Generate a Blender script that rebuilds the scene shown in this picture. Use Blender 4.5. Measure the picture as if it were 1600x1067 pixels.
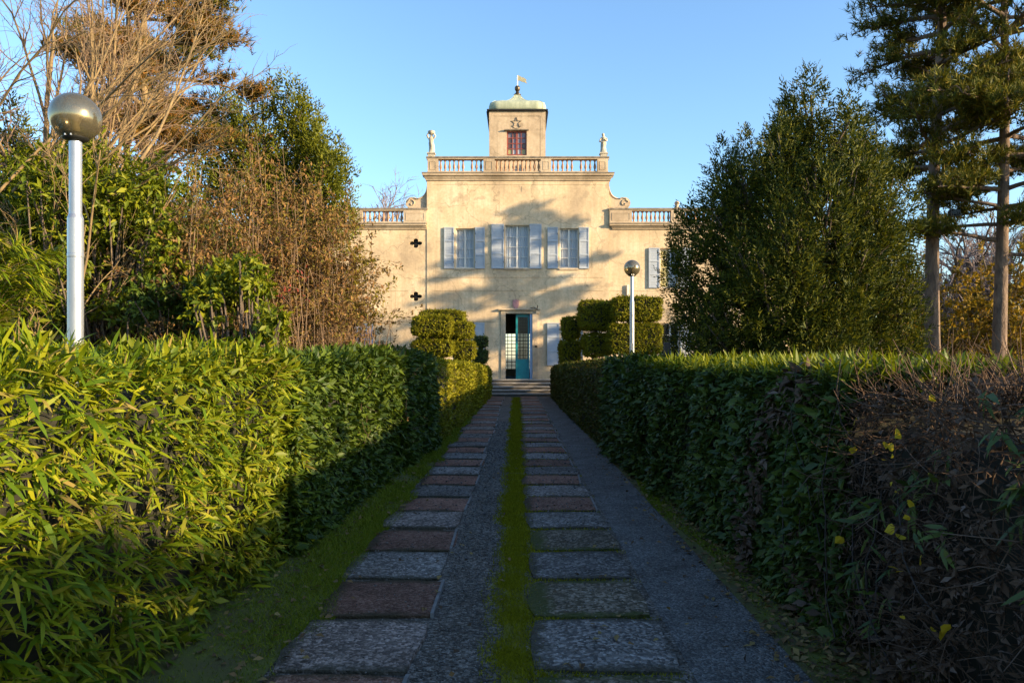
import bpy, math
import numpy as np
from mathutils import Vector, Matrix

for o in list(bpy.data.objects):
    bpy.data.objects.remove(o)
scene = bpy.context.scene
C = scene.collection
R = math.radians

# ------------------------------------------------------------------ camera, sky, sun, exposure
FPX = 1150.0                 # focal length in pixels of the 1600 px wide photograph
PX0, PY0, EYE = 808.0, 560.0, 1.7
cam_d = bpy.data.cameras.new('camera')
cam_d.sensor_width = 36.0
cam_d.lens = FPX / 1600 * 36.0
cam_d.shift_x = -(PX0 - 800) / 1600
cam_d.shift_y = (PY0 - 533.5) / 1600
cam_d.clip_start = 0.05
cam_d.clip_end = 3000
cam = bpy.data.objects.new('camera', cam_d)
cam.location = (0, 0, EYE)
cam.rotation_euler = (R(90), 0, 0)
C.objects.link(cam)
scene.camera = cam

SUN_EL = 14.0
SUN_LAT = 2.5                # sideways travel of the light for each metre forward
_h = math.hypot(SUN_LAT, 1)
to_sun = Vector((SUN_LAT / _h * math.cos(R(SUN_EL)), -1 / _h * math.cos(R(SUN_EL)), math.sin(R(SUN_EL))))
world = bpy.data.worlds.new('World')
scene.world = world
world.use_nodes = True
wn = world.node_tree.nodes
wl = world.node_tree.links
wn.clear()
sky = wn.new('ShaderNodeTexSky')
sky.sky_type = 'NISHITA'
sky.sun_disc = False
sky.sun_elevation = R(SUN_EL)
sky.sun_rotation = math.atan2(to_sun.x, to_sun.y)
sky.altitude = 100
sky.air_density = 1.15
sky.dust_density = 0.6
sky.ozone_density = 3.8
bg = wn.new('ShaderNodeBackground')
bg.inputs['Strength'].default_value = 0.15
wo = wn.new('ShaderNodeOutputWorld')
wl.new(sky.outputs[0], bg.inputs[0])
wl.new(bg.outputs[0], wo.inputs[0])

sun_d = bpy.data.lights.new('sun', 'SUN')
sun_d.energy = 5.0
sun_d.angle = R(0.53)
sun_d.color = (1.0, 0.77, 0.46)
sun = bpy.data.objects.new('sun', sun_d)
sun.rotation_euler = (-to_sun).to_track_quat('-Z', 'Y').to_euler()
sun.location = (30, -12, 20)
C.objects.link(sun)

scene.view_settings.view_transform = 'Standard'
scene.view_settings.look = 'None'
scene.view_settings.exposure = 1.36
scene.view_settings.gamma = 1.0
scene.view_settings.use_curve_mapping = False
scene.render.engine = 'CYCLES'
scene.cycles.max_bounces = 6
scene.cycles.transparent_max_bounces = 12
scene.cycles.use_denoising = True

# ------------------------------------------------------------------ helpers
def wx(px, d): return (px - PX0) / FPX * d
def wz(py, d): return EYE + (PY0 - py) / FPX * d
def at(px, py, d): return np.array([wx(px, d), d, wz(py, d)])

def norm(a):
    a = np.asarray(a, float)
    return a / np.maximum(np.linalg.norm(a, axis=-1, keepdims=True), 1e-9)

def tag(o, label=None, cat=None, group=None, kind=None):
    if label: o['label'] = label
    if cat: o['category'] = cat
    if group: o['group'] = group
    if kind: o['kind'] = kind
    return o

def empty(name, loc, label, cat, group=None):
    o = bpy.data.objects.new(name, None)
    o.empty_display_size = 0.3
    C.objects.link(o)
    o.location = loc
    return tag(o, label, cat, group)

def adopt(o, parent):
    if parent is not None:
        o.parent = parent
        if parent.type == 'EMPTY':
            o.matrix_parent_inverse = Matrix.Translation(-Vector(parent.location))

def link(name, me, mat=None, parent=None):
    o = bpy.data.objects.new(name, me)
    C.objects.link(o)
    if mat is not None and len(me.materials) == 0:
        me.materials.append(mat)
    adopt(o, parent)
    return o

def np_mesh(name, V, tris=None, quads=None, smooth=False):
    me = bpy.data.meshes.new(name)
    V = np.asarray(V, np.float32)
    nt = 0 if tris is None else len(tris)
    nq = 0 if quads is None else len(quads)
    loops = []
    if nt: loops.append(np.asarray(tris, np.int32).ravel())
    if nq: loops.append(np.asarray(quads, np.int32).ravel())
    loops = np.concatenate(loops)
    start = np.concatenate([np.arange(nt) * 3, nt * 3 + np.arange(nq) * 4]).astype(np.int32)
    me.vertices.add(len(V)); me.vertices.foreach_set('co', V.ravel())
    me.loops.add(len(loops)); me.loops.foreach_set('vertex_index', loops)
    me.polygons.add(nt + nq); me.polygons.foreach_set('loop_start', start)
    me.update(calc_edges=True)
    if smooth:
        me.polygons.foreach_set('use_smooth', np.ones(nt + nq, bool))
    return me

class MB:
    """collects plain shapes into one mesh"""
    def __init__(s): s.v = []; s.f = []
    def add(s, V, F):
        k = len(s.v); s.v += [tuple(map(float, p)) for p in V]; s.f += [tuple(i + k for i in f) for f in F]; return s
    def box(s, x0, x1, y0, y1, z0, z1):
        V = [(x0,y0,z0),(x1,y0,z0),(x1,y1,z0),(x0,y1,z0),(x0,y0,z1),(x1,y0,z1),(x1,y1,z1),(x0,y1,z1)]
        return s.add(V, [(0,3,2,1),(4,5,6,7),(0,1,5,4),(1,2,6,5),(2,3,7,6),(3,0,4,7)])
    def bevbox(s, x0, x1, y0, y1, z0, z1, b):
        """box with chamfered upper edges"""
        V = [(x0,y0,z0),(x1,y0,z0),(x1,y1,z0),(x0,y1,z0),(x0,y0,z1-b),(x1,y0,z1-b),(x1,y1,z1-b),(x0,y1,z1-b),
             (x0+b,y0+b,z1),(x1-b,y0+b,z1),(x1-b,y1-b,z1),(x0+b,y1-b,z1)]
        F = [(0,3,2,1),(8,9,10,11)]
        for i in range(4):
            j = (i+1) % 4
            F += [(i,j,4+j,4+i),(4+i,4+j,8+j,8+i)]
        return s.add(V, F)
    def lathe(s, cx, cy, prof, n=12, power=None, caps=True):
        V = []; F = []
        for r, z in prof:
            for i in range(n):
                a = 2*math.pi*(i+.5)/n
                k = 1.0
                if power: k = 1/((abs(math.cos(a))**power + abs(math.sin(a))**power)**(1/power))
                V.append((cx+r*k*math.cos(a), cy+r*k*math.sin(a), z))
        for j in range(len(prof)-1):
            for i in range(n):
                i2 = (i+1) % n
                F.append((j*n+i, j*n+i2, (j+1)*n+i2, (j+1)*n+i))
        if caps:
            F.append(tuple(range(n-1,-1,-1))); F.append(tuple((len(prof)-1)*n+i for i in range(n)))
        return s.add(V, F)
    def prism(s, poly, y0, y1):
        """outline in x,z extruded along y"""
        n = len(poly)
        V = [(x,y0,z) for x,z in poly] + [(x,y1,z) for x,z in poly]
        F = [tuple(range(n)), tuple(range(2*n-1,n-1,-1))] + [(i, n+i, n+(i+1)%n, (i+1)%n) for i in range(n)]
        return s.add(V, F)
    def tube(s, pts, rad, n=8):
        P = np.asarray(pts, float)[None]; rr = np.broadcast_to(np.asarray(rad, float), (P.shape[1],))[None]
        V, Q = tube_batch(P, rr, n)
        return s.add(V, [tuple(q) for q in Q])
    def build(s, name, mat, parent=None, smooth=False):
        me = bpy.data.meshes.new(name)
        me.from_pydata(s.v, [], s.f); me.update()
        if smooth:
            me.polygons.foreach_set('use_smooth', np.ones(len(me.polygons), bool))
        return link(name, me, mat, parent)

def tube_batch(P, Rr, sides):
    """N polylines of K points with radii -> one vertex array and quads"""
    P = np.asarray(P, float); Rr = np.asarray(Rr, float)
    N, K, _ = P.shape
    T = norm(np.gradient(P, axis=1))
    ref = np.where(np.abs(T[:, :1, 2:3]) > .8, np.array([[[1., 0, 0]]]), np.array([[[0, 0, 1.]]]))
    A = norm(np.cross(T, np.broadcast_to(ref, T.shape)))
    B = np.cross(T, A)
    ang = np.arange(sides) / sides * 2 * np.pi
    V = P[:, :, None] + Rr[:, :, None, None] * (A[:, :, None] * np.cos(ang)[None, None, :, None] + B[:, :, None] * np.sin(ang)[None, None, :, None])
    idx = np.arange(N * K * sides).reshape(N, K, sides)
    a = idx[:, :-1]; b = idx[:, 1:]
    Q = np.stack([a, np.roll(a, -1, 2), np.roll(b, -1, 2), b], -1).reshape(-1, 4)
    return V.reshape(-1, 3), Q

# leaf templates: u along the leaf, v across, w out of the leaf
BLADE = (np.array([[0,0,0],[.28,-.5,.05],[.28,.5,.05],[.66,-.4,-.02],[.66,.4,-.02],[1,0,-.12]]), [(0,2,1),(3,4,5)], [(1,2,4,3)])
LEAF = (np.array([[0,0,0],[.5,-.5,.10],[1,0,-.08],[.5,.5,.10],[.5,0,-.02]]), [(0,4,1),(1,4,2),(2,4,3),(3,4,0)], [])
DIAM = (np.array([[0,0,0],[.45,-.5,.08],[1,0,-.06],[.45,.5,.08]]), [(0,2,1),(0,3,2)], [])
NEED = (np.array([[0,-.5,0],[0,.5,0],[1,0,0]]), [(0,1,2)], [])

def leaf_batch(tpl, P, T, Nn, L, W):
    M, tri, quad = tpl
    P = np.asarray(P, float); T = norm(T)
    B = norm(np.cross(Nn, T)); Nn = np.cross(T, B)
    L = np.asarray(L, float); W = np.asarray(W, float)
    V = P[:, None] + T[:, None] * (M[None, :, 0:1] * L[:, None, None]) + B[:, None] * (M[None, :, 1:2] * W[:, None, None]) + Nn[:, None] * (M[None, :, 2:3] * L[:, None, None])
    off = (np.arange(len(P)) * len(M))[:, None, None]
    t = (np.array(tri)[None] + off).reshape(-1, 3) if len(tri) else None
    q = (np.array(quad)[None] + off).reshape(-1, 4) if len(quad) else None
    return V.reshape(-1, 3), t, q

def leaves_obj(name, batches, mat, parent=None):
    Vs, Ts, Qs = [], [], []; k = 0
    for V, t, q in batches:
        Vs.append(V)
        if t is not None: Ts.append(t + k)
        if q is not None: Qs.append(q + k)
        k += len(V)
    me = np_mesh(name, np.concatenate(Vs), np.concatenate(Ts) if Ts else None, np.concatenate(Qs) if Qs else None)
    return link(name, me, mat, parent)

def tubes_obj(name, groups, mat, parent=None):
    Vs, Qs = [], []; k = 0
    for P, Rr, n in groups:
        if len(P) == 0: continue
        V, Q = tube_batch(P, Rr, n)
        Vs.append(V); Qs.append(Q + k); k += len(V)
    me = np_mesh(name, np.concatenate(Vs), None, np.concatenate(Qs), smooth=True)
    return link(name, me, mat, parent)

def rnd_unit(rng, n):
    return norm(rng.normal(size=(n, 3)))

def lumps(P, s=1.0, seed=0):
    """cheap smooth noise, about -1..1"""
    r = np.random.default_rng(seed)
    out = np.zeros(len(P))
    for i in range(6):
        k = r.normal(size=3) * s * (1 + .35 * i)
        out += np.sin(P @ k + r.uniform(0, 6.28)) / (1 + .35 * i)
    return out / 3.2

# ------------------------------------------------------------------ materials
def new_mat(name):
    m = bpy.data.materials.new(name); m.use_nodes = True
    nt = m.node_tree; nt.nodes.clear()
    out = nt.nodes.new('ShaderNodeOutputMaterial')
    p = nt.nodes.new('ShaderNodeBsdfPrincipled')
    nt.links.new(p.outputs[0], out.inputs[0])
    return m, nt, p, out

def ramp(nt, fac, stops):
    r = nt.nodes.new('ShaderNodeValToRGB')
    e = r.color_ramp.elements
    while len(e) < len(stops): e.new(.5)
    for el, (pos, col) in zip(e, stops):
        el.position = pos; el.color = (*col, 1)
    nt.links.new(fac, r.inputs[0])
    return r.outputs[0]

def noise(nt, scale, detail=4, rough=.6, vec=None, dist=0.0):
    n = nt.nodes.new('ShaderNodeTexNoise')
    n.inputs['Scale'].default_value = scale; n.inputs['Detail'].default_value = detail
    n.inputs['Roughness'].default_value = rough; n.inputs['Distortion'].default_value = dist
    if vec is not None: nt.links.new(vec, n.inputs['Vector'])
    return n.outputs['Fac']

def mixc(nt, fac, a, b, mode='MIX'):
    m = nt.nodes.new('ShaderNodeMix'); m.data_type = 'RGBA'; m.blend_type = mode
    for k, v in ((0, fac), (6, a), (7, b)):
        if isinstance(v, (int, float)): m.inputs[k].default_value = v
        elif isinstance(v, tuple): m.inputs[k].default_value = (*v, 1)
        else: nt.links.new(v, m.inputs[k])
    return m.outputs[2]

def objco(nt, scale=(1, 1, 1)):
    t = nt.nodes.new('ShaderNodeTexCoord')
    mp = nt.nodes.new('ShaderNodeMapping'); mp.inputs['Scale'].default_value = scale
    nt.links.new(t.outputs['Object'], mp.inputs[0])
    return mp.outputs[0]

def bump(nt, p, h, strength, dist=.01):
    b = nt.nodes.new('ShaderNodeBump'); b.inputs['Strength'].default_value = strength; b.inputs['Distance'].default_value = dist
    nt.links.new(h, b.inputs['Height']); nt.links.new(b.outputs[0], p.inputs['Normal'])

def simple(name, c1, c2=None, scale=8, rough=.7, metal=0, bstr=0, bscale=None, stretch=(1,1,1), spec=.5, bdist=.01):
    m, nt, p, out = new_mat(name)
    v = objco(nt, stretch)
    f = noise(nt, scale, 5, .65, v)
    c2 = c2 or tuple(x * .7 for x in c1)
    nt.links.new(ramp(nt, f, [(.3, c2), (.7, c1)]), p.inputs['Base Color'])
    p.inputs['Roughness'].default_value = rough; p.inputs['Metallic'].default_value = metal
    p.inputs['Specular IOR Level'].default_value = spec
    if bstr: bump(nt, p, noise(nt, bscale or scale * 4, 4, .7, v), bstr, bdist)
    return m

def leafmat(name, stops, rough=.5, trans=.25, spec=.4):
    """colour differs leaf by leaf; thin leaves let some light through"""
    m, nt, p, out = new_mat(name)
    g = nt.nodes.new('ShaderNodeNewGeometry')
    n = len(stops)
    col = ramp(nt, g.outputs['Random Per Island'], [(i / max(n - 1, 1), c) for i, c in enumerate(stops)])
    nt.links.new(col, p.inputs['Base Color'])
    p.inputs['Roughness'].default_value = rough
    p.inputs['Specular IOR Level'].default_value = spec
    t = nt.nodes.new('ShaderNodeBsdfTranslucent'); nt.links.new(mixc(nt, .5, col, (1., .9, .3), 'MULTIPLY'), t.inputs[0])
    mx = nt.nodes.new('ShaderNodeMixShader'); mx.inputs[0].default_value = trans
    nt.links.new(p.outputs[0], mx.inputs[1]); nt.links.new(t.outputs[0], mx.inputs[2]); nt.links.new(mx.outputs[0], out.inputs[0])
    return m

def plaster_mat(name, base, dark, pale):
    m, nt, p, out = new_mat(name)
    v = objco(nt)
    big = noise(nt, .55, 5, .6, v, .4)
    col = ramp(nt, big, [(.3, dark), (.5, base), (.68, pale)])
    streak = noise(nt, 1.0, 5, .65, objco(nt, (2.6, 2.6, .35)))
    col = mixc(nt, ramp(nt, streak, [(.42, (0,0,0)), (.75, (.55,.55,.55))]), col, tuple(x * .55 for x in base))
    fine = noise(nt, 9, 6, .75, v)
    col = mixc(nt, .55, col, ramp(nt, fine, [(.3, (.62,.58,.52)), (.62, (1,1,1))]), 'MULTIPLY')
    # repaired and blistered patches with crisp edges
    vo = nt.nodes.new('ShaderNodeTexNoise'); vo.inputs['Scale'].default_value = 1.7; vo.inputs['Detail'].default_value = 8
    vo.inputs['Roughness'].default_value = .62
    nt.links.new(v, vo.inputs['Vector'])
    col = mixc(nt, ramp(nt, vo.outputs['Fac'], [(.585, (0,0,0)), (.62, (.5,.5,.5))]), col, tuple(x * .72 for x in dark))
    wv = nt.nodes.new('ShaderNodeVectorMath'); wv.operation = 'ADD'; nt.links.new(v, wv.inputs[0])
    nz = nt.nodes.new('ShaderNodeTexNoise'); nz.inputs['Scale'].default_value = 1.6; nz.inputs['Detail'].default_value = 5; nt.links.new(v, nz.inputs['Vector']); nt.links.new(nz.outputs['Color'], wv.inputs[1])
    cr = nt.nodes.new('ShaderNodeTexVoronoi'); cr.feature = 'DISTANCE_TO_EDGE'; cr.inputs['Scale'].default_value = .42; nt.links.new(wv.outputs[0], cr.inputs['Vector'])
    col = mixc(nt, ramp(nt, cr.outputs['Distance'], [(.0, (.6,.6,.6)), (.010, (0,0,0))]), col, tuple(x * .35 for x in base))
    grime = noise(nt, 1.0, 6, .7, objco(nt, (7, 7, .22)))
    col = mixc(nt, ramp(nt, grime, [(.56, (0,0,0)), (.72, (.6,.6,.6))]), col, tuple(x * .48 for x in base))
    nt.links.new(col, p.inputs['Base Color'])
    p.inputs['Roughness'].default_value = .9
    p.inputs['Specular IOR Level'].default_value = .2
    bump(nt, p, noise(nt, 14, 6, .7, v), .35, .012)
    return m

M = {}
M['plaster'] = plaster_mat('wall_plaster', (.70,.53,.335), (.49,.37,.245), (.80,.655,.455))
M['stone'] = plaster_mat('balustrade_stone', (.57,.44,.30), (.36,.27,.18), (.64,.52,.37))
M['cap'] = simple('weathered_coping', (.30,.24,.17), (.10,.08,.06), 5, .9, bstr=.3)
M['baluster'] = simple('terracotta_baluster', (.42,.27,.16), (.28,.13,.07), 4, .85, bstr=.2)
M['shutter'] = simple('shutter_paint', (.40,.43,.47), (.32,.35,.39), 3, .55, bstr=.1, bscale=30)
M['shutter_blue'] = simple('shutter_paint_blue', (.34,.43,.58), (.25,.33,.46), 3, .55)
M['white'] = simple('white_paint', (.72,.69,.62), (.55,.52,.46), 3, .6)
M['curtain'] = simple('curtain_cloth', (.78,.78,.78), (.55,.56,.58), 7, .9, stretch=(3,1,.05))
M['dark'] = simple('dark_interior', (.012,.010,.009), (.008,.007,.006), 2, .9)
M['iron'] = simple('dark_iron', (.03,.028,.026), (.018,.016,.015), 12, .6, metal=.6)
M['red'] = simple('red_frame_paint', (.28,.06,.04), (.16,.035,.025), 6, .6)
M['teal'] = simple('teal_paint', (.01,.24,.25), (.008,.16,.18), 4, .45)
M['copper'] = simple('verdigris_copper', (.46,.48,.34), (.26,.29,.20), 3, .7, bstr=.15, stretch=(2,2,.5))
M['gilt'] = simple('gilded_metal', (.62,.52,.30), (.42,.33,.16), 10, .4, metal=.5)
M['bronze'] = simple('dark_bronze', (.14,.10,.06), (.08,.06,.04), 10, .4, metal=.7)
M['statue'] = simple('statue_stone', (.62,.54,.40), (.22,.19,.15), 6, .9, bstr=.5, bscale=25)
M['step'] = simple('step_stone', (.16,.14,.12), (.07,.06,.05), 3, .9, bstr=.3, stretch=(1,1,3))  # risers darker than the treads: dirt, plus their shade put into the colour
M['tread'] = simple('tread_stone', (.40,.36,.31), (.24,.21,.18), 3, .9, bstr=.3)
M['crest'] = simple('pink_crest_stone', (.52,.27,.26), (.35,.16,.16), 12, .85, bstr=.4)
M['steel'] = simple('galvanised_steel', (.52,.53,.54), (.36,.37,.39), 7, .38, metal=.75, bstr=.03, stretch=(1,1,.3))
M['black'] = simple('black_plastic', (.015,.015,.015), (.01,.01,.01), 10, .4)

def glass_mat(name, tint, mixf, rough=.05, metal=0):
    m, nt, p, out = new_mat(name)
    p.inputs['Base Color'].default_value = (*tint, 1); p.inputs['Roughness'].default_value = rough
    p.inputs['Specular IOR Level'].default_value = .8; p.inputs['Metallic'].default_value = metal
    tr = nt.nodes.new('ShaderNodeBsdfTransparent'); tr.inputs[0].default_value = (*[min(1, x * 1.6 + .35) for x in tint], 1)
    mx = nt.nodes.new('ShaderNodeMixShader'); mx.inputs[0].default_value = mixf
    nt.links.new(p.outputs[0], mx.inputs[1]); nt.links.new(tr.outputs[0], mx.inputs[2]); nt.links.new(mx.outputs[0], out.inputs[0])
    return m
M['glass'] = glass_mat('window_glass', (.34,.36,.38), .82)
M['doorglass'] = glass_mat('door_glass', (.05,.06,.07), .8)
M['globe'] = glass_mat('smoked_globe', (.33,.285,.19), .22, .17, .8)
for i, c in enumerate([(.20,.17,.20), (.12,.07,.05), (.38,.32,.12), (.42,.42,.44)]):
    M['tint%d' % i] = simple('tinted_pane_%s' % 'abcd'[i], c, None, 5, .2)
M['bulb'] = simple('lamp_bulb', (.75,.6,.3), (.6,.45,.2), 5, .4)

M['ground'] = simple('park_soil', (.075,.085,.03), (.05,.045,.025), 1.2, .95, bstr=.5, bscale=20)
def gravel_mat(name, a, b, c, scale, bs, edge=None):
    m, nt, p, out = new_mat(name)
    geo = nt.nodes.new('ShaderNodeNewGeometry'); v = geo.outputs['Position']
    vo = nt.nodes.new('ShaderNodeTexVoronoi'); vo.inputs['Scale'].default_value = scale; nt.links.new(v, vo.inputs['Vector'])
    sep = nt.nodes.new('ShaderNodeSeparateColor'); nt.links.new(vo.outputs['Color'], sep.inputs[0])
    col = ramp(nt, sep.outputs[0], [(0, a), (.55, b), (1, c)])
    big = noise(nt, 2.2, 6, .7, v)
    col = mixc(nt, .8, col, ramp(nt, big, [(.3, (.38,.36,.33)), (.62, (1,1,1))]), 'MULTIPLY')
    if edge:
        def math_(op, x, y):
            q = nt.nodes.new('ShaderNodeMath'); q.operation = op
            for k, w in ((0, x), (1, y)):
                if isinstance(w, (int, float)): q.inputs[k].default_value = w
                else: nt.links.new(w, q.inputs[k])
            return q.outputs[0]
        oi = nt.nodes.new('ShaderNodeObjectInfo')
        col = mixc(nt, 1.0, col, ramp(nt, oi.outputs['Random'], [(0, (.62,.60,.58)), (.5, (1.,.96,.92)), (1, (1.,.84,.76))]), 'MULTIPLY')
        tc_ = nt.nodes.new('ShaderNodeTexCoord'); sx = nt.nodes.new('ShaderNodeSeparateXYZ'); nt.links.new(tc_.outputs['Object'], sx.inputs[0])
        ax = math_('ABSOLUTE', math_('ADD', sx.outputs[0], edge[1]), 0); ay = math_('ABSOLUTE', sx.outputs[1], 0)
        e = math_('MAXIMUM', math_('DIVIDE', ax, .42), math_('DIVIDE', ay, .378))
        e = math_('ADD', e, math_('MULTIPLY', math_('SUBTRACT', noise(nt, 5.5, 6, .75, v), .5), .75))
        col = mixc(nt, ramp(nt, e, [(.80, (0,0,0)), (1.0, (.9,.9,.9))]), col, edge[0])
    nt.links.new(col, p.inputs['Base Color'])
    p.inputs['Roughness'].default_value = .9; p.inputs['Specular IOR Level'].default_value = .2
    inv = nt.nodes.new('ShaderNodeMath'); inv.operation = 'SUBTRACT'; inv.inputs[0].default_value = 1
    nt.links.new(vo.outputs['Distance'], inv.inputs[1])
    add = nt.nodes.new('ShaderNodeMath'); add.operation = 'ADD'; nt.links.new(inv.outputs[0], add.inputs[0]); nt.links.new(noise(nt, 7, 4, .6, v), add.inputs[1])
    bump(nt, p, add.outputs[0], bs, .014)
    return m
M['gravel'] = gravel_mat('drive_gravel', (.055,.047,.039), (.14,.12,.10), (.30,.265,.23), 58, 1.0)
M['track'] = gravel_mat('rolled_track', (.075,.073,.07), (.135,.13,.125), (.24,.235,.225), 75, .8)
M['slab_red'] = gravel_mat('red_aggregate', (.14,.065,.048), (.29,.155,.115), (.43,.27,.21), 62, .9, ((.045,.036,.018), -.05))
M['slab_grey'] = gravel_mat('grey_aggregate', (.095,.088,.084), (.22,.205,.195), (.48,.45,.43), 52, .9, ((.05,.045,.03), -.04))
M['slab_mixed'] = gravel_mat('worn_aggregate', (.06,.054,.034), (.17,.14,.10), (.38,.33,.27), 48, .9, ((.05,.06,.012), -.12))
M['rim'] = simple('pale_concrete_rim', (.20,.195,.19), (.10,.095,.09), 9, .85)
M['pebble'] = leafmat('loose_pebble', [(.04,.036,.033), (.09,.085,.08), (.20,.19,.18), (.08,.055,.045)], .8, 0)
M['moss'] = leafmat('moss_tuft', [(.12,.125,.005), (.20,.195,.007), (.29,.26,.010)], .9, .15, .1)
M['grass'] = leafmat('verge_grass', [(.08,.12,.006), (.14,.18,.008), (.21,.22,.012)], .7, .2, .2)
M['mossbed'] = simple('moss_bed', (.16,.155,.008), (.08,.065,.018), 9, .95, bstr=.8, bscale=60)
M['grassbed'] = simple('verge_soil', (.10,.115,.009), (.065,.048,.022), 3, .95, bstr=.8, bscale=60)
M['litter'] = leafmat('fallen_leaf', [(.05,.03,.018), (.12,.07,.03), (.20,.12,.05), (.24,.17,.06), (.07,.05,.04)], .8, .1, .2)

M['core'] = simple('hedge_dark_core', (.022,.020,.010), (.010,.010,.006), 14, .95)  # near-black solid filling for inner twigs, added to block light
M['bamboo'] = leafmat('bamboo_leaf', [(.05,.10,.004), (.11,.17,.005), (.19,.24,.007), (.31,.30,.010), (.08,.14,.005), (.16,.21,.006), (.24,.26,.008), (.28,.20,.06)], .55, .34, .2)
M['laurel'] = leafmat('laurel_leaf', [(.022,.045,.006), (.045,.08,.007), (.10,.14,.009), (.03,.055,.010)], .5, .22, .25)
M['ivy'] = leafmat('ivy_leaf', [(.026,.052,.011), (.046,.08,.012), (.09,.125,.013), (.032,.056,.016)], .5, .18, .3)
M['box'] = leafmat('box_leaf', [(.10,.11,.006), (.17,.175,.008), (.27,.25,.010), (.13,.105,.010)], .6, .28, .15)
M['boxshade'] = leafmat('shaded_box_leaf', [(.035,.042,.006), (.055,.065,.007), (.09,.09,.009), (.07,.05,.015)], .6, .2, .15)  # box leaf darkened: the right hedge's shade is put into its colour
M['dry'] = leafmat('dry_twig', [(.075,.047,.030), (.12,.078,.054), (.05,.031,.020), (.17,.125,.10)], .85, .05, .1)
M['yellow'] = leafmat('yellow_leaf', [(.42,.29,.015), (.52,.36,.02), (.36,.32,.03)], .6, .3, .2)
M['autumn'] = leafmat('autumn_leaf', [(.16,.12,.012), (.32,.20,.012), (.11,.10,.012), (.40,.24,.014), (.12,.07,.02)], .6, .34, .2)
M['yew'] = leafmat('yew_spray', [(.018,.030,.007), (.035,.050,.007), (.075,.085,.007), (.13,.125,.009)], .6, .24, .15)
M['cypress'] = leafmat('cypress_spray', [(.05,.065,.006), (.10,.115,.007), (.17,.17,.009), (.06,.075,.009)], .6, .26, .15)
M['olive'] = leafmat('olive_leaf', [(.12,.10,.012), (.19,.16,.014), (.26,.20,.018), (.15,.10,.02)], .65, .28, .15)
M['needle'] = leafmat('pine_needle', [(.035,.05,.010), (.07,.08,.010), (.14,.135,.012), (.22,.16,.018)], .6, .2, .15)
M['rust'] = leafmat('rusty_needle', [(.11,.085,.014), (.19,.11,.022), (.27,.11,.022), (.07,.065,.010), (.05,.055,.010)], .65, .22, .15)
M['brush'] = leafmat('dry_shrub_leaf', [(.20,.115,.045), (.28,.16,.065), (.15,.095,.03), (.17,.15,.025), (.25,.115,.05), (.12,.11,.02)], .75, .24, .1)
M['redleaf'] = leafmat('red_leaf', [(.26,.04,.03), (.36,.07,.05), (.18,.04,.03)], .65, .28, .2)
M['bright'] = leafmat('glossy_green_leaf', [(.055,.085,.005), (.13,.165,.006), (.24,.24,.010), (.085,.125,.006), (.17,.19,.008)], .5, .32, .25)
M['bark'] = simple('grey_bark', (.16,.12,.085), (.07,.05,.04), 9, .9, bstr=.8, stretch=(2,2,.5), bdist=.02)
M['goldbark'] = simple('pale_golden_bark', (.28,.19,.085), (.13,.09,.045), 9, .9, bstr=.5, stretch=(2,2,.5))
M['pinebark'] = simple('pine_bark', (.24,.16,.11), (.07,.05,.04), 11, .95, bstr=1.0, bscale=16, stretch=(1.6,1.6,.5), bdist=.03)
M['twig'] = simple('brown_twig', (.26,.17,.10), (.15,.095,.06), 6, .9)
M['greytwig'] = simple('mauve_twig', (.24,.19,.20), (.14,.11,.11), 6, .9)
M['wood'] = simple('dark_post_wood', (.05,.04,.035), (.025,.02,.018), 8, .9, bstr=.4, stretch=(1,1,.2))

# ------------------------------------------------------------------ ground and drive
FAC = 34.2                      # distance of the villa front
def sheet(name, x0, x1, y0, y1, z, mat, kind='structure', parent=None):
    o = MB().add([(x0,y0,z),(x1,y0,z),(x1,y1,z),(x0,y1,z)], [(0,1,2,3)]).build(name, mat, parent)
    if kind: tag(o, kind=kind)
    return o
sheet('ground', -900, 900, -300, 1500, -.02, M['ground'])
drive = sheet('driveway', -1.42, .955, -6, 32.62, -.008, M['gravel'])
sheet('gravel_track', .95, 1.62, -6, 32.62, -.004, M['track'])
sheet('moss_bed', -.085, .05, -6, 32.6, 0.0, M['mossbed'])
sheet('verge', -2.6, -1.36, -6, 32.4, -.001, M['grassbed'])
sheet('soil_strip', 1.56, 3.2, -6, 32.4, .0, M['grassbed'])

rng = np.random.default_rng(5)
PITCH = .8406
slab_meshes = {}
def slab_mesh(key, w):
    if (key, w) in slab_meshes: return slab_meshes[(key, w)]
    r = np.random.default_rng(len(slab_meshes) + 3)
    # uneven top of 3 x 3 quads with a chamfered, slightly ragged edge
    n = 4; V = []; F = []
    gx = np.linspace(-w/2, w/2, n); gy = np.linspace(-.39, .39, n)
    for j in range(n):
        for i in range(n):
            e = (i in (0, n-1)) or (j in (0, n-1))
            V.append((gx[i] + r.uniform(-.018, .018), gy[j] + r.uniform(-.016, .016), .024 + r.uniform(-.004, .004) - (.009 if e else 0)))
    for c_ in (0, n-1, n*(n-1), n*n-1):                       # worn corners
        q = r.uniform(.0, .075); V[c_] = (V[c_][0]*(1-q), V[c_][1]*(1-q), V[c_][2]-.004)
    for j in range(n-1):
        for i in range(n-1):
            a = j*n+i; F.append((a, a+1, a+n+1, a+n))
    ring = [i for i in range(n)] + [j*n+n-1 for j in range(1, n)] + [(n-1)*n+i for i in range(n-2, -1, -1)] + [j*n for j in range(n-2, 0, -1)]
    k = len(V)
    V += [(V[i][0]*1.01, V[i][1]*1.01, -.03) for i in ring]
    for a in range(len(ring)):
        b = (a+1) % len(ring); F.append((ring[b], ring[a], k+a, k+b))
    me = bpy.data.meshes.new('paving_slab'); me.from_pydata(V, [], F); me.update()
    slab_meshes[(key, w)] = me
    return me
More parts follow.
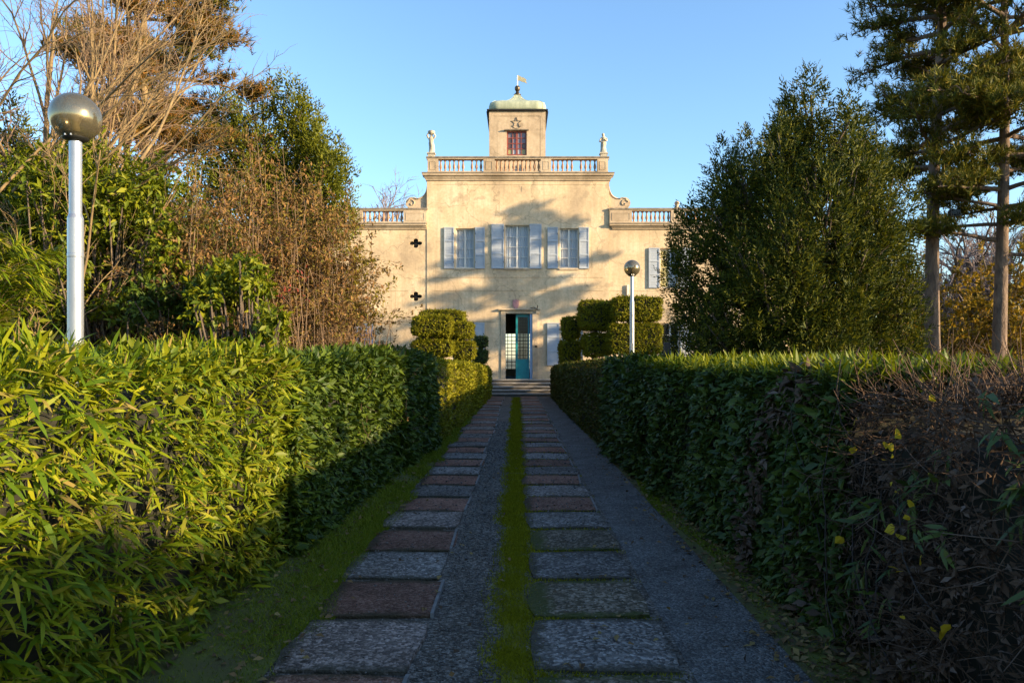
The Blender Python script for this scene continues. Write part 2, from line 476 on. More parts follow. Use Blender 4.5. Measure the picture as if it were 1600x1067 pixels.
for col_i, (xc, w) in enumerate([(-.945, .77), (.50, .80)]):
    for k in range(-3, 34):
        d = 3.95 + PITCH * k + PITCH / 2
        if col_i == 0: kind = 'grey' if k % 2 == 0 else 'red'
        else:
            kind = 'grey' if k % 2 == 0 else ('mixed' if k in (1, 3) else 'red')
            if k == -1: kind = 'mixed'
        me = slab_mesh((kind, (k * 7 + col_i) % 3), w)
        if len(me.materials) == 0: me.materials.append(M['slab_' + kind])
        o = link('paving_slab', me, None, drive)
        o.location = (xc + rng.normal() * .022, d + rng.normal() * .008, rng.uniform(-.007, .005))
        o.rotation_euler = (rng.normal() * .006, rng.normal() * .006, rng.normal() * .02)
        if kind == 'red':
            e = MB().box(w/2 - .020, w/2 + .002, -.37, .37, -.02, .027).build('slab_edge', M['rim'], o)

def blades(name, n, xf, z0, hmin, hmax, wdt, mat, y0, y1, seed, spread=.6, dens=None):
    r = np.random.default_rng(seed)
    # denser near the viewer
    y = y0 * (y1 / y0) ** r.random(n)
    x = xf(r, y)
    P = np.stack([x, y, np.full(n, z0)], 1)
    if dens is not None:
        keep = r.random(n) < dens(P); P = P[keep]; n = len(P)
    T = norm(np.stack([r.normal(size=n) * spread, r.normal(size=n) * spread, np.ones(n)], 1))
    sc = np.clip(P[:, 1] / 5, 1, 3.5)
    b = leaf_batch(NEED, P, T, rnd_unit(r, n), r.uniform(hmin, hmax, n) * np.sqrt(sc), wdt * sc)
    o = leaves_obj(name, [b], mat)
    return tag(o, kind='stuff')
def moss_x(r, y):
    wv = .02 * np.sin(y * 2.1) + .02 * np.sin(y * 5.3 + 1)
    return -.02 + wv + np.clip(r.normal(size=len(y)) * .075, -.2, .2)
o = blades('moss_strip', 100000, moss_x, -.002, .006, .034, .006, M['moss'], 3.2, 32, 11, .9, lambda P: np.clip(.75 + .8*lumps(P, 5.0, 6), .1, 1))
tag(o, 'mossy green strip running down the middle of the driveway', 'moss')
def moss_gap_x(r, y): return r.uniform(.06, .95, len(y))
def joint_y(P):                        # joints between the right-hand slabs, denser to the left
    ph = ((P[:, 1] - 3.95) / PITCH) % 1
    near = np.minimum(ph, 1 - ph) * PITCH
    return np.exp(-(near / .045) ** 2) * np.clip(1.1 - P[:, 0] * .9, .1, 1) * np.clip(1.6 - P[:, 1] / 12, .3, 1)
o = blades('joint_moss', 90000, moss_gap_x, 0, .006, .03, .006, M['moss'], 3.2, 28, 12, .9, joint_y)
tag(o, 'moss growing in the joints between the paving slabs', 'moss')
def verge_x(r, y): return -1.28 - np.abs(r.normal(size=len(y)) + .45) * .36 + .05 * np.sin(y * 1.7) + .04*np.sin(y*4.3)
o = blades('verge_grass', 150000, verge_x, -.004, .010, .045, .006, M['grass'], 3.0, 31, 13, .8, lambda P: np.clip(.62 + .8*lumps(P, 3.0, 7), .05, 1))
tag(o, 'short green grass along the foot of the left hedge', 'grass')
def vergeR_x(r, y): return 1.62 + np.abs(r.normal(size=len(y))) * .16 + .06 * np.sin(y * 1.3)
o = blades('sparse_grass', 40000, vergeR_x, -.004, .010, .035, .006, M['grass'], 3.0, 31, 14, .8,
           lambda P: np.clip(.35 + lumps(P, 1.6, 4), 0, 1))
tag(o, 'sparse moss and grass along the foot of the right hedge', 'grass')

# loose pebbles on the drive
n = 7000
y = 3.3 * (20 / 3.3) ** rng.random(n)
x = np.where(rng.random(n) < .62, rng.uniform(-.56, -.12, n), rng.uniform(-1.35, 1.6, n))
P = np.stack([x, y, np.full(n, .0)], 1)
inslab = ((x > .1) & (x < .9)) | ((x < -.56) & (x > -1.33))
P[:, 2] = np.where(inslab, .028, -.004)
OCT = np.array([[1,0,0],[-1,0,0],[0,1,0],[0,-1,0],[0,0,.7],[0,0,-.7]])
OT = np.array([[0,2,4],[2,1,4],[1,3,4],[3,0,4],[2,0,5],[1,2,5],[3,1,5],[0,3,5]])
s = rng.uniform(.004, .010, n) * np.clip(y / 6, .8, 2)
a = rng.random(n) * 6.28
rot = np.stack([np.stack([np.cos(a), -np.sin(a)], 1), np.stack([np.sin(a), np.cos(a)], 1)], 1)
VV = np.broadcast_to(OCT, (n, 6, 3)).copy()
VV += rng.normal(size=VV.shape) * .18
VV[:, :, :2] = np.einsum('nij,nkj->nki', rot, VV[:, :, :2] * np.array([1.25, .85]))
VV = VV * s[:, None, None] + P[:, None]
me = np_mesh('loose_gravel', VV.reshape(-1, 3), (OT[None] + (np.arange(n) * 6)[:, None, None]).reshape(-1, 3))
tag(link('loose_gravel', me, M['pebble']), 'loose grey and brown pebbles scattered over the drive', 'gravel', kind='stuff')

# leaf litter, mostly under the dry hedge at the right
n = 3000
r = np.random.default_rng(17)
y = 2.6 * (14 / 2.6) ** r.random(n)
q_ = r.random(n)
x = np.where(q_ < .76, 2.0 - np.abs(r.normal(size=n)) * .26, np.where(q_ < .93, r.uniform(-2.1, -1.2, n), r.uniform(-1.3, 1.7, n)))
P = np.stack([x, y, np.where(np.abs(x) < 1.3, .036, r.uniform(.004, .03, n))], 1)
T = norm(np.stack([r.normal(size=n), r.normal(size=n), r.normal(size=n) * .25], 1))
b = leaf_batch(LEAF, P, T, norm(np.array([0, 0, 1.]) + rnd_unit(r, n) * .5), r.uniform(.03, .07, n), r.uniform(.02, .045, n))
tag(leaves_obj('leaf_litter', [b], M['litter']), 'brown fallen leaves lying under the dry right hedge', 'leaf litter', kind='stuff')

# ------------------------------------------------------------------ villa
S = FPX / FAC
def fx(px): return (px - PX0) / S
def fz(py): return EYE + (PY0 - py) / S
villa = empty('villa', (0, FAC, 0), 'ochre plastered villa with roof balustrade, green copper tower and teal front door', 'villa')

def wall_panel(name, x0, x1, z0, z1, y, ops, mat, parent):
    """front wall with real openings: ops are (x0,x1,z0,z1,depth,closed)"""
    xs = sorted({x0, x1} | {o[0] for o in ops} | {o[1] for o in ops})
    zs = sorted({z0, z1} | {o[2] for o in ops} | {o[3] for o in ops})
    xs = [v for v in xs if x0 <= v <= x1]; zs = [v for v in zs if z0 <= v <= z1]
    nx, nz = len(xs)-1, len(zs)-1
    dep = np.zeros((nx, nz)); cl = np.ones((nx, nz), bool)
    for o in ops:
        for i in range(nx):
            for j in range(nz):
                cx, cz = (xs[i]+xs[i+1])/2, (zs[j]+zs[j+1])/2
                if o[0] < cx < o[1] and o[2] < cz < o[3]: dep[i, j] = o[4]; cl[i, j] = o[5]
    m = MB()
    for i in range(nx):
        for j in range(nz):
            a, b, c, d = xs[i], xs[i+1], zs[j], zs[j+1]
            if cl[i, j]:
                yy = y + dep[i, j]; m.add([(a,yy,c),(b,yy,c),(b,yy,d),(a,yy,d)], [(0,1,2,3)])
            if i+1 < nx and dep[i, j] != dep[i+1, j]:
                y1, y2 = y+dep[i, j], y+dep[i+1, j]
                m.add([(b,y1,c),(b,y2,c),(b,y2,d),(b,y1,d)], [(0,1,2,3)])
            if j+1 < nz and dep[i, j] != dep[i, j+1]:
                y1, y2 = y+dep[i, j], y+dep[i, j+1]
                m.add([(a,y1,d),(b,y1,d),(b,y2,d),(a,y2,d)], [(0,1,2,3)])
    return m.build(name, mat, parent)

def shutter(x0, x1, z0, z1, y, mat, parent, npan=3, turn=0):
    """ledged shutter leaf: frame with recessed panels"""
    t = .06; yb = y - .012; yf = yb - t; st = .055
    m = MB()
    m.box(x0, x0+st, yf, yb, z0, z1).box(x1-st, x1, yf, yb, z0, z1)
    zz = np.linspace(z0, z1, npan+1)
    for i, z in enumerate(zz):
        a = z if i == 0 else z - st/2; b_ = z if i == npan else z + st/2
        if i == 0: b_ = z + st * 1.3
        if i == npan: a = z - st
        m.box(x0+st, x1-st, yf+.002, yb-.002, a, b_)
    sh = m.build('shutter', mat, parent)
    for i in range(npan):
        a, b_ = zz[i] + (st*1.3 if i == 0 else st/2), zz[i+1] - (st if i == npan-1 else st/2)
        pm = MB()
        ns = max(4, int((b_-a)/.07))
        for k in range(ns):                     # louvres of the panel
            za = a + (b_-a)*k/ns; zb = a + (b_-a)*(k+1)/ns
            pm.add([(x0+st, yf+.016, za), (x1-st, yf+.016, za), (x1-st, yf+.028, zb), (x0+st, yf+.028, zb)], [(0,1,2,3)])
            pm.add([(x0+st, yf+.028, zb), (x1-st, yf+.028, zb), (x1-st, yf+.016, zb), (x0+st, yf+.016, zb)], [(0,1,2,3)])
        pm.build('shutter_panel', mat, sh)
    for z in (z0 + .3, z1 - .3):
        MB().box(x0 if turn else x1-.02, x0+.02 if turn else x1, yf-.008, yf, z-.04, z+.04).build('hinge', M['iron'], sh)
    return sh

def window(x0, x1, z0, z1, y, cols, rows, parent, fmat, pmats, curtain=True, fw=.05, mw=.022):
    m = MB()
    m.box(x0, x0+fw, y-.03, y+.03, z0, z1).box(x1-fw, x1, y-.03, y+.03, z0, z1)
    m.box(x0+fw, x1-fw, y-.028, y+.028, z0, z0+fw*1.2).box(x0+fw, x1-fw, y-.028, y+.028, z1-fw, z1)
    ix0, ix1, iz0, iz1 = x0+fw, x1-fw, z0+fw*1.2, z1-fw
    xs = np.linspace(ix0, ix1, cols+1); zs = np.linspace(iz0, iz1, rows+1)
    for i in range(1, cols):
        w = fw*.8 if (cols % 2 == 0 and i == cols//2) else mw/2
        m.box(xs[i]-w, xs[i]+w, y-.024, y+.02, iz0, iz1)
    for j in range(1, rows):
        for i in range(cols):
            m.box(xs[i] + (fw*.8 if (cols % 2 == 0 and i == cols//2) else mw/2), xs[i+1] - (fw*.8 if (cols % 2 == 0 and i+1 == cols//2) else mw/2), y-.020, y+.018, zs[j]-mw/2, zs[j]+mw/2)
    wo_ = m.build('window', fmat, parent)
    k = 0
    for j in range(rows):
        for i in range(cols):
            yy = y + .008
            MB().add([(xs[i],yy,zs[j]),(xs[i+1],yy,zs[j]),(xs[i+1],yy,zs[j+1]),(xs[i],yy,zs[j+1])], [(0,1,2,3)]).build('pane', pmats[k % len(pmats)], wo_)
            k += 1
    if curtain:
        nn = 24; cm = MB(); X = np.linspace(x0, x1, nn*2+1)
        for i in range(nn*2):
            ya = y + .09 + .02*math.sin(i*1.3) + .015*math.sin(i*.5); yb = y + .09 + .02*math.sin((i+1)*1.3) + .015*math.sin((i+1)*.5)
            if abs((X[i]+X[i+1])/2 - (x0+x1)/2) < .02: continue
            cm.add([(X[i],ya,z0),(X[i+1],yb,z0),(X[i+1],yb,z1),(X[i],ya,z1)], [(0,1,2,3)])
        cm.build('curtain', M['curtain'], wo_)
    return wo_

XL, XR = fx(667), fx(952)
ZC = fz(283)                                    # underside of the main cornice
DZ0, DZ1 = fz(592), fz(490)
RV = .22
up = [  # upper windows: opening px, shutters px
    ((712, 741, 357, 419), (694, 709.5), (742.5, 757.5)),
    ((789.5, 826.5, 352, 419), (768, 787.5), (827.5, 846)),
    ((874.5, 903.5, 357, 419), (855.5, 871.5), (905, 920)),
]
ops = []
for z in (434, 455):
    ops.append((XL, XR, fz(z) - .012, fz(z) + .012, .02, True))
ops.append((XL, fx(783), fz(503) - .014, fz(503) + .014, .02, True))
ops.append((XL, XR, fz(289) - .01, fz(289) + .01, .015, True))
ops.append((fx(803), fx(815), fz(300), fz(291.5), .012, True))
for (a, b, t, bt), _, _ in up:
    ops.append((fx(a), fx(b), fz(bt), fz(t), RV, False))
ops.append((fx(790), fx(832), DZ0, DZ1, .28, False))
LW = (fx(705), fx(739), fz(575), fz(504))       # ground floor windows
RW = (fx(876), fx(911), fz(571), fz(504))
for w in (LW, RW): ops.append((w[0], w[1], w[2], w[3], RV, False))
DEP = 6.2
wall = wall_panel('wall', XL, XR, 0, ZC, FAC, ops, M['plaster'], villa)
hx0, hx1, hz0, hz1 = -.95, .80, 1.12, 3.06       # window at the back of the hall
MB().box(XL, XL+.3, FAC+.31, FAC+DEP, 0, ZC).build('wall', M['plaster'], villa)
MB().box(XR-.3, XR, FAC+.31, FAC+DEP, 0, ZC).build('wall', M['plaster'], villa)
wall_panel('wall', XL+.3, XR-.3, 0, ZC, FAC+DEP-.3, [(hx0, hx1, hz0, hz1, .25, False)], M['plaster'], villa)
MB().box(XL+.001, XR-.001, FAC+.02, FAC+DEP, ZC+.001, ZC+.2).build('roof_deck', M['cap'], villa)
# returns so that the front wall has thickness
MB().box(XL, XL+.3, FAC+.001, FAC+.309, 0, ZC-.001).build('wall', M['plaster'], villa)
MB().box(XR-.3, XR, FAC+.001, FAC+.309, 0, ZC-.001).build('wall', M['plaster'], villa)

WZ = fz(352)                                    # top of the wing walls
YW = FAC + .03
WXL, WXR = -13.0, 13.5
QF = [(fx(649.5), fz(380)), (fx(649.5), fz(463))]
opl = [(WXL, XL-.002, fz(455)-.012, fz(455)+.012, .02, True), (WXL, XL-.002, fz(503)-.014, fz(503)+.014, .02, True)]
for cx, cz in QF: opl.append((cx-.36, cx+.36, cz-.28, cz+.28, .0005, False))
lws = (fx(524), fx(552), fz(545), fz(505))
opl.append((fx(520), fx(583), fz(560), fz(505), RV, False))
wall_panel('wall', WXL, XL-.002, 0, WZ, YW, opl, M['plaster'], villa)
opr = [(XR+.002, WXR, fz(455)-.012, fz(455)+.012, .02, True)]
RU = (fx(1031.5), fx(1062), fz(450), fz(388)); RD = (fx(1034), fx(1062), fz(592), fz(505))
for w in (RU, RD): opr.append((*w, RV, False))
wall_panel('wall', XR+.002, WXR, 0, WZ, YW, opr, M['plaster'], villa)
for a, b in ((WXL, XL-.31), (XR+.31, WXR)):
    MB().box(a, b, YW+DEP-.8, YW+DEP-.5, 0, WZ).build('wall', M['plaster'], villa)
    MB().box(a, b, YW+.06, YW+DEP-.5, WZ+.001, WZ+.15).build('roof_deck', M['cap'], villa)
MB().box(WXL, WXL+.3, YW+.01, YW+DEP-.81, 0, WZ-.001).build('wall', M['plaster'], villa)
MB().box(WXR-.3, WXR, YW+.01, YW+DEP-.81, 0, WZ-.001).build('wall', M['plaster'], villa)
# four-lobed vents in the left wing
for cx, cz in QF:
    N = 48; inner = []; outer = []
    for i in range(N):
        a = 2*math.pi*i/N
        rx = .13 + .15*abs(math.cos(2*a))**.8
        inner.append((cx + rx*1.05*math.cos(a), cz + rx*.78*math.sin(a)))
        k = min(.36/max(abs(math.cos(a)), 1e-6), .28/max(abs(math.sin(a)), 1e-6))
        outer.append((cx + k*math.cos(a), cz + k*math.sin(a)))
    m = MB()
    V = [(x, YW, z) for x, z in outer] + [(x, YW, z) for x, z in inner] + [(x, YW+.14, z) for x, z in inner]
    F = []
    for i in range(N):
        j = (i+1) % N
        F += [(i, j, N+j, N+i), (N+i, N+j, 2*N+j, 2*N+i)]
    q = m.add(V, F).build('quatrefoil_vent', M['plaster'], villa)
    MB().box(cx-.36, cx+.36, YW+.15, YW+.17, cz-.28, cz+.28).build('vent_back', M['dark'], q)
    MB().box(cx-.03, cx+.03, YW+.10, YW+.13, cz-.2, cz+.2).box(cx-.25, cx+.25, YW+.102, YW+.128, cz-.02, cz+.02).build('vent_bar', M['iron'], q)

for (a, b, t, bt), s1, s2 in up:
    window(fx(a), fx(b), fz(bt), fz(t), FAC+.16, 2, 4, villa, M['white'], [M['glass']])
    zt, zb = fz(t - 1.5), fz(bt + 1)
    shutter(fx(s1[0]), fx(s1[1]), zb, zt, FAC, M['shutter'], villa)
    shutter(fx(s2[0]), fx(s2[1]), zb, zt, FAC, M['shutter'], villa, turn=1)
    MB().box(fx(a)-.03, fx(b)+.03, FAC-.05, FAC+.14, fz(bt)-.09, fz(bt)-.001).build('window_sill', M['stone'], villa)
for w in (LW, RW):
    window(*w, FAC+.16, 2, 4, villa, M['white'], [M['glass']])
shutter(fx(741.5), fx(757), fz(575), fz(504), FAC, M['shutter'], villa, turn=1)
shutter(fx(855), fx(874), fz(571), fz(504.5), FAC, M['shutter'], villa)
window(fx(553), fx(583), fz(560), fz(505), YW+.12, 2, 3, villa, M['white'], [M['glass']])
shutter(fx(553), fx(566), fz(560), fz(505.5), YW+.06, M['shutter_blue'], villa)
shutter(fx(567), fx(583), fz(560), fz(505.5), YW+.06, M['shutter_blue'], villa)
window(*RU, YW+.16, 2, 4, villa, M['white'], [M['tint2'], M['glass']])
shutter(fx(1013.5), fx(1030.5), fz(450), fz(387.5), YW, M['shutter'], villa)
shutter(fx(1063), fx(1080), fz(450), fz(387.5), YW, M['shutter'], villa, turn=1)
window(*RD, YW+.16, 2, 5, villa, M['white'], [M['doorglass']], curtain=False)
shutter(fx(1063), fx(1081), fz(592), fz(505), YW, M['white'], villa, turn=1)
MB().box(RD[0]-.3, RD[1]+.3, YW+1.0, YW+1.02, 0, 4).build('room_backing', M['dark'], villa)

def cornice(x0, x1, y, zt, h, proj, parent, ends=True):
    """stepped moulding; proj is how far it stands out"""
    prof = [(0, 0), (.25, .05), (.30, .22), (.55, .45), (.62, .62), (.95, .70), (1, .86), (1, 1)]
    prof = [(p*proj, zt - h + q*h) for p, q in prof]
    m = MB(); V = []; F = []
    for p, z in prof:
        e = p if ends else 0
        V += [(x0-e, y-p, z), (x1+e, y-p, z), (x1+e, y+.3, z), (x0-e, y+.3, z)]
    for k in range(len(prof)-1):
        for i in range(4):
            j = (i+1) % 4
            F.append((k*4+i, k*4+j, k*4+4+j, k*4+4+i))
    F.append(tuple(len(prof)*4-4+i for i in range(4))); F.append((3,2,1,0))
    c = m.add(V, F).build('cornice', M['stone'], parent)
    MB().box(x0-(proj+.02 if ends else 0), x1+(proj+.02 if ends else 0), y-proj-.02, y+.32, zt+.001, zt+.05).build('cornice_cap', M['cap'], c)
    return c
cornice(XL, XR, FAC, fz(272.5), fz(272.5)-ZC, .20, villa)
cornice(WXL, XL-.02, YW, fz(351), fz(351)-fz(359), .20, villa, ends=False)
cw = cornice(XR+.2, WXR, YW, fz(351), fz(351)-fz(359), .20, villa)

def baluster_mesh(h):
    prof = [(.062, 0), (.062, .06), (.035, .10), (.03, .16), (.055, .30), (.066, .40), (.055, .52), (.032, .72), (.028, .80), (.045, .86), (.06, .92), (.06, 1)]
    m = MB().lathe(0, 0, [(r_, z*h) for r_, z in prof], 10)
    me = bpy.data.meshes.new('baluster'); me.from_pydata(m.v, [], m.f); me.update()
    me.polygons.foreach_set('use_smooth', np.ones(len(me.polygons), bool)); me.materials.append(M['baluster'])
    return me
def balustrade(z0, z1, y, bays, piers, x0, x1, parent, gap=()):
    """rail and plinth with piers; balusters are pieces of their own"""
    b = MB().box(x0, x1, y-.11, y+.11, z0, z0+.07).build('balustrade', M['stone'], parent)
    MB().bevbox(x0-.05, x1+.05, y-.17, y+.17, z1-.10, z1-.02, .02).build('handrail', M['cap'], b)
    MB().box(x0-.03, x1+.03, y-.145, y+.145, z1-.15, z1-.101).build('rail_moulding', M['stone'], b)
    for (a, c) in piers:
        p = MB().box(a, c, y-.15, y+.15, z0+.001, z1-.151).build('pier', M['stone'], b)
        if c-a > .3:
            mm = MB(); i0, i1, j0, j1 = a+.1, c-.1, z0+.12, z1-.25; t = .025
            mm.box(i0, i1, y-.162, y-.151, j0, j0+t).box(i0, i1, y-.162, y-.151, j1-t, j1).box(i0, i0+t, y-.162, y-.151, j0+t, j1-t).box(i1-t, i1, y-.162, y-.151, j0+t, j1-t)
            mm.build('pier_panel', M['stone'], b)
    me = baluster_mesh(z1 - .151 - z0 - .07)
    for bi, (a, c, n) in enumerate(bays):
        for i in range(n):
            if (bi, i) in gap: continue
            o = link('baluster', me, None, b)
            o.location = (a + (c-a)*(i+.5)/n, y, z0+.07)
            o.rotation_euler = (0, 0, i*1.7)
    return b
ZB0, ZB1 = fz(272.5)+.05, fz(245)
balustrade(ZB0, ZB1, FAC+.02, [(fx(685), fx(755), 10), (fx(773), fx(845), 11), (fx(861), fx(933), 10)],
           [(fx(668.5), fx(685)), (fx(755.5), fx(773)), (fx(845), fx(861)), (fx(933), fx(949.5))], fx(668), fx(950), villa, gap={(0, 6), (2, 5)})
zb0, zb1 = fz(351)+.05, fz(325)
balustrade(zb0, zb1, YW+.02, [(fx(480), fx(545), 9), (fx(567), fx(631), 9)], [(fx(545), fx(567)), (fx(631), XL-.004)], WXL, XL-.004, villa)
balustrade(zb0, zb1, YW+.02, [(fx(987), fx(1048), 9), (fx(1070), fx(1130), 9)], [(XR+.004, fx(987)), (fx(1048), fx(1070))], XR+.004, WXR, villa)
MB().lathe(fx(1058), YW+.02, [(.13, zb1-.02), (.13, zb1+.03), (.06, zb1+.07), (.1, zb1+.16), (.12, zb1+.24), (.06, zb1+.32)], 10).build('finial', M['stone'], villa, True)

# scroll brackets beside the raised centre
def scroll(sgn):
    ex = XR + .001 if sgn > 0 else XL - .001
    zb = zb1 - .015
    pts = [(0, zb), (.92, zb)]
    cxs, czs, rr = .72, zb + .27, .27
    for i in range(15):
        a = -math.pi*.42 + i*(math.pi*1.12)/14
        pts.append((cxs + rr*math.cos(a)*1.05, czs + rr*math.sin(a)))
    top = fz(290)
    x_s, z_s = pts[-1]
    for i in range(1, 11):
        t = i/10
        pts.append((x_s*(1-t)**1.7, z_s + (top - z_s)*t**1.9))
    poly = [(ex + sgn*x, z) for x, z in pts]
    if sgn < 0: poly = poly[::-1]
    sc = MB().prism(poly, FAC+.12, FAC+.42).build('scroll', M['stone'], villa)
    sp = [(ex + sgn*(cxs + (.20-.011*i)*math.cos(i*.42+.3)), FAC+.10, czs - .02 + (.20-.011*i)*math.sin(i*.42+.3)) for i in range(16)]
    MB().tube(sp, .022, 6).build('scroll_relief', M['stone'], sc, True)
    ep = [(ex + sgn*x*.9, FAC+.11, z - .03) for x, z in pts[9:]]
    MB().tube(ep, .03, 6).build('scroll_relief', M['stone'], sc, True)
scroll(1); scroll(-1)

# tower
TD = FAC + 1.6
ST = FPX / TD
def tx(px): return (px - PX0) / ST
def tz(py): return EYE + (PY0 - py) / ST
T0, T1 = tx(764.3), tx(852.5)
TZ1 = tz(174)
TW0, TW1, TWZ0, TWZ1 = tx(792), tx(823), tz(243), tz(205)
tower = wall_panel('tower', T0, T1, fz(275), TZ1, TD, [(TW0, TW1, TWZ0, TWZ1, .14, False), (tx(844)-.012, tx(844)+.012, tz(250), tz(182), .02, True), (tx(772)-.012, tx(844)+.012, tz(182)-.012, tz(182)+.012, .02, True)], M['stone'], villa)
tdp = T1 - T0
MB().box(T0, T0+.2, TD+.002, TD+tdp, fz(275), TZ1).build('tower_wall', M['stone'], tower)
MB().box(T1-.2, T1, TD+.002, TD+tdp, fz(275), TZ1).build('tower_wall', M['stone'], tower)
MB().box(T0+.2, T1-.2, TD+tdp-.2, TD+tdp, fz(275), TZ1).build('tower_wall', M['stone'], tower)
MB().box(T0-.11, T1+.11, TD-.11, TD+tdp+.11, TZ1+.001, TZ1+.07).build('eave', M['iron'], tower)
for sg, ex in ((-1, T0), (1, T1)):             # dark sloping flaps beneath the eave at both sides
    m = MB()
    V = [(ex+sg*.002, TD+.05, TZ1-.9), (ex+sg*.14, TD+.05, TZ1), (ex+sg*.002, TD+.05, TZ1), (ex+sg*.002, TD+tdp-.2, TZ1-.9), (ex+sg*.14, TD+tdp-.2, TZ1), (ex+sg*.002, TD+tdp-.2, TZ1)]
    m.add(V, [(0,1,2), (3,5,4), (0,3,4,1), (1,4,5,2)]).build('side_flap', M['iron'], tower)
tc = ((T0+T1)/2, TD + tdp/2)
hw = tdp/2
rz = TZ1 + .071
prof = [(hw*.99, rz), (hw*1.015, rz+.10), (hw*1.03, rz+.25), (hw*1.0, rz+.40), (hw*.90, rz+.50), (hw*.72, rz+.57), (hw*.52, rz+.66), (hw*.36, rz+.78), (hw*.23, rz+.93), (hw*.15, rz+1.08), (hw*.10, rz+1.17)]
dome = MB().lathe(*tc, prof, 48, power=9).build('dome', M['copper'], villa, True)
m = MB()
for i in range(-3, 4):                          # standing seams on the front of the dome
    pts = []
    for rr_, z in prof:
        pts.append((tc[0] + rr_*i/3.4, tc[1] - rr_*(.985 if abs(i) < 3 else .95), z))
    m.tube(pts, .012, 4)
m.build('roof_seam', M['copper'], dome)
fz0 = rz + 1.17
MB().lathe(*tc, [(.17, fz0), (.19, fz0+.05), (.10, fz0+.10), (.08, fz0+.19), (.05, fz0+.22)], 14).build('finial_neck', M['bronze'], dome, True)
MB().lathe(*tc, [(.02, fz0+.2), (.09, fz0+.23), (.13, fz0+.30), (.14, fz0+.36), (.13, fz0+.42), (.09, fz0+.48), (.02, fz0+.51)], 16).build('finial_ball', M['bronze'], dome, True)
MB().tube([(tc[0], tc[1], fz0+.5), (tc[0], tc[1], fz0+1.02)], .018, 6).build('vane_rod', M['gilt'], dome)
fl = [(.02, .55), (.06, .78), (.22, .70), (.36, .66), (.50, .60), (.44, .72), (.46, .80), (.34, .90), (.22, .93), (.12, 1.0), (.02, 1.03)]
MB().prism([(tc[0]+x, fz0+z) for x, z in fl], tc[1]-.012, tc[1]+.012).build('vane_flag', M['gilt'], dome)
# star relief and tower window
scx, scz = tx(807), tz(192)
star = [(scx + (.25 if i % 2 == 0 else .10)*math.sin(i*math.pi/5), scz + (.25 if i % 2 == 0 else .10)*math.cos(i*math.pi/5)) for i in range(10)]
MB().tube([(a, TD-.012, b) for a, b in star + star[:1]], .022, 5).build('star_relief', M['cap'], tower)
MB().tube([(scx+.26*math.cos(a), TD-.008, scz-.04+.24*math.sin(a)) for a in np.linspace(math.pi*1.15, math.pi*1.85, 12)], .014, 6).build('star_wreath', M['cap'], tower)
window(TW0, TW1, TWZ0, TWZ1, TD+.10, 4, 4, villa, M['red'], [M['tint2'], M['tint3'], M['tint3'], M['tint2'], M['tint1'], M['tint0'], M['tint0'], M['tint1'], M['tint1'], M['tint0'], M['tint0'], M['tint0'], M['tint0'], M['tint1'], M['tint0'], M['tint0']], curtain=False, fw=.06, mw=.035)
MB().box(tx(788), tx(826), TD-.12, TD-.001, tz(204.5), tz(203)).build('window_hood', M['cap'], tower)

# front door
jz = DZ1
MB().box(fx(783), fx(790), FAC-.05, FAC+.30, DZ0, jz+.16).build('door_jamb', M['stone'], villa)
MB().box(fx(832), fx(840), FAC-.05, FAC+.30, DZ0, jz+.16).build('door_jamb', M['stone'], villa)
MB().box(fx(790)+.001, fx(832)-.001, FAC-.048, FAC+.298, jz, jz+.16).build('door_lintel', M['stone'], villa)
MB().bevbox(fx(779), fx(844), FAC-.14, FAC-.001, jz+.161, jz+.23, .02).build('door_hood', M['stone'], villa)
dl0, dl1, yd = fx(806), fx(827), FAC+.20
m = MB()
st = .09
gz0, gz1 = fz(561), fz(495)
m.box(dl0, dl0+st, yd-.03, yd+.03, DZ0, jz-.002).box(dl1-st*.7, dl1, yd-.03, yd+.03, DZ0, jz-.002)
m.box(dl0+st, dl1-st*.7, yd-.028, yd+.028, DZ0, DZ0+.14).box(dl0+st, dl1-st*.7, yd-.028, yd+.028, gz0-.1, gz0).box(dl0+st, dl1-st*.7, yd-.028, yd+.028, gz1, jz-.002)
door = m.build('door', M['teal'], villa)
MB().box(dl0+st, dl1-st*.7, yd-.014, yd+.014, DZ0+.14, gz0-.1).build('door_panel', M['teal'], door)
MB().box(dl0+st+.06, dl1-st*.7-.06, yd-.022, yd-.0141, DZ0+.22, gz0-.18).build('door_panel', M['teal'], door)
MB().box(dl0+st, dl1-st*.7, yd-.004, yd+.004, gz0, gz1).build('pane', M['doorglass'], door)
gm = MB()
for i in range(1, 4):
    xg = dl0+st + (dl1-st*.7-dl0-st)*i/4
    gm.tube([(xg, yd+.02, gz0), (xg, yd+.02, gz1)], .009, 4)
for j in range(1, 14):
    zg = gz0 + (gz1-gz0)*j/14
    gm.tube([(dl0+st, yd+.022, zg), (dl1-st*.7, yd+.022, zg)], .009, 4)
gm.build('door_grille', M['iron'], door)
MB().tube([(dl0+.045, yd-.03, DZ0+1.05), (dl0+.045, yd-.09, DZ0+1.05), (dl0+.14, yd-.09, DZ0+1.05)], .012, 6).build('door_handle', M['bronze'], door)
MB().box(fx(828), fx(832)-.002, FAC+.02, FAC+.26, DZ0, jz-.002).build('door_frame', M['shutter_blue'], villa)
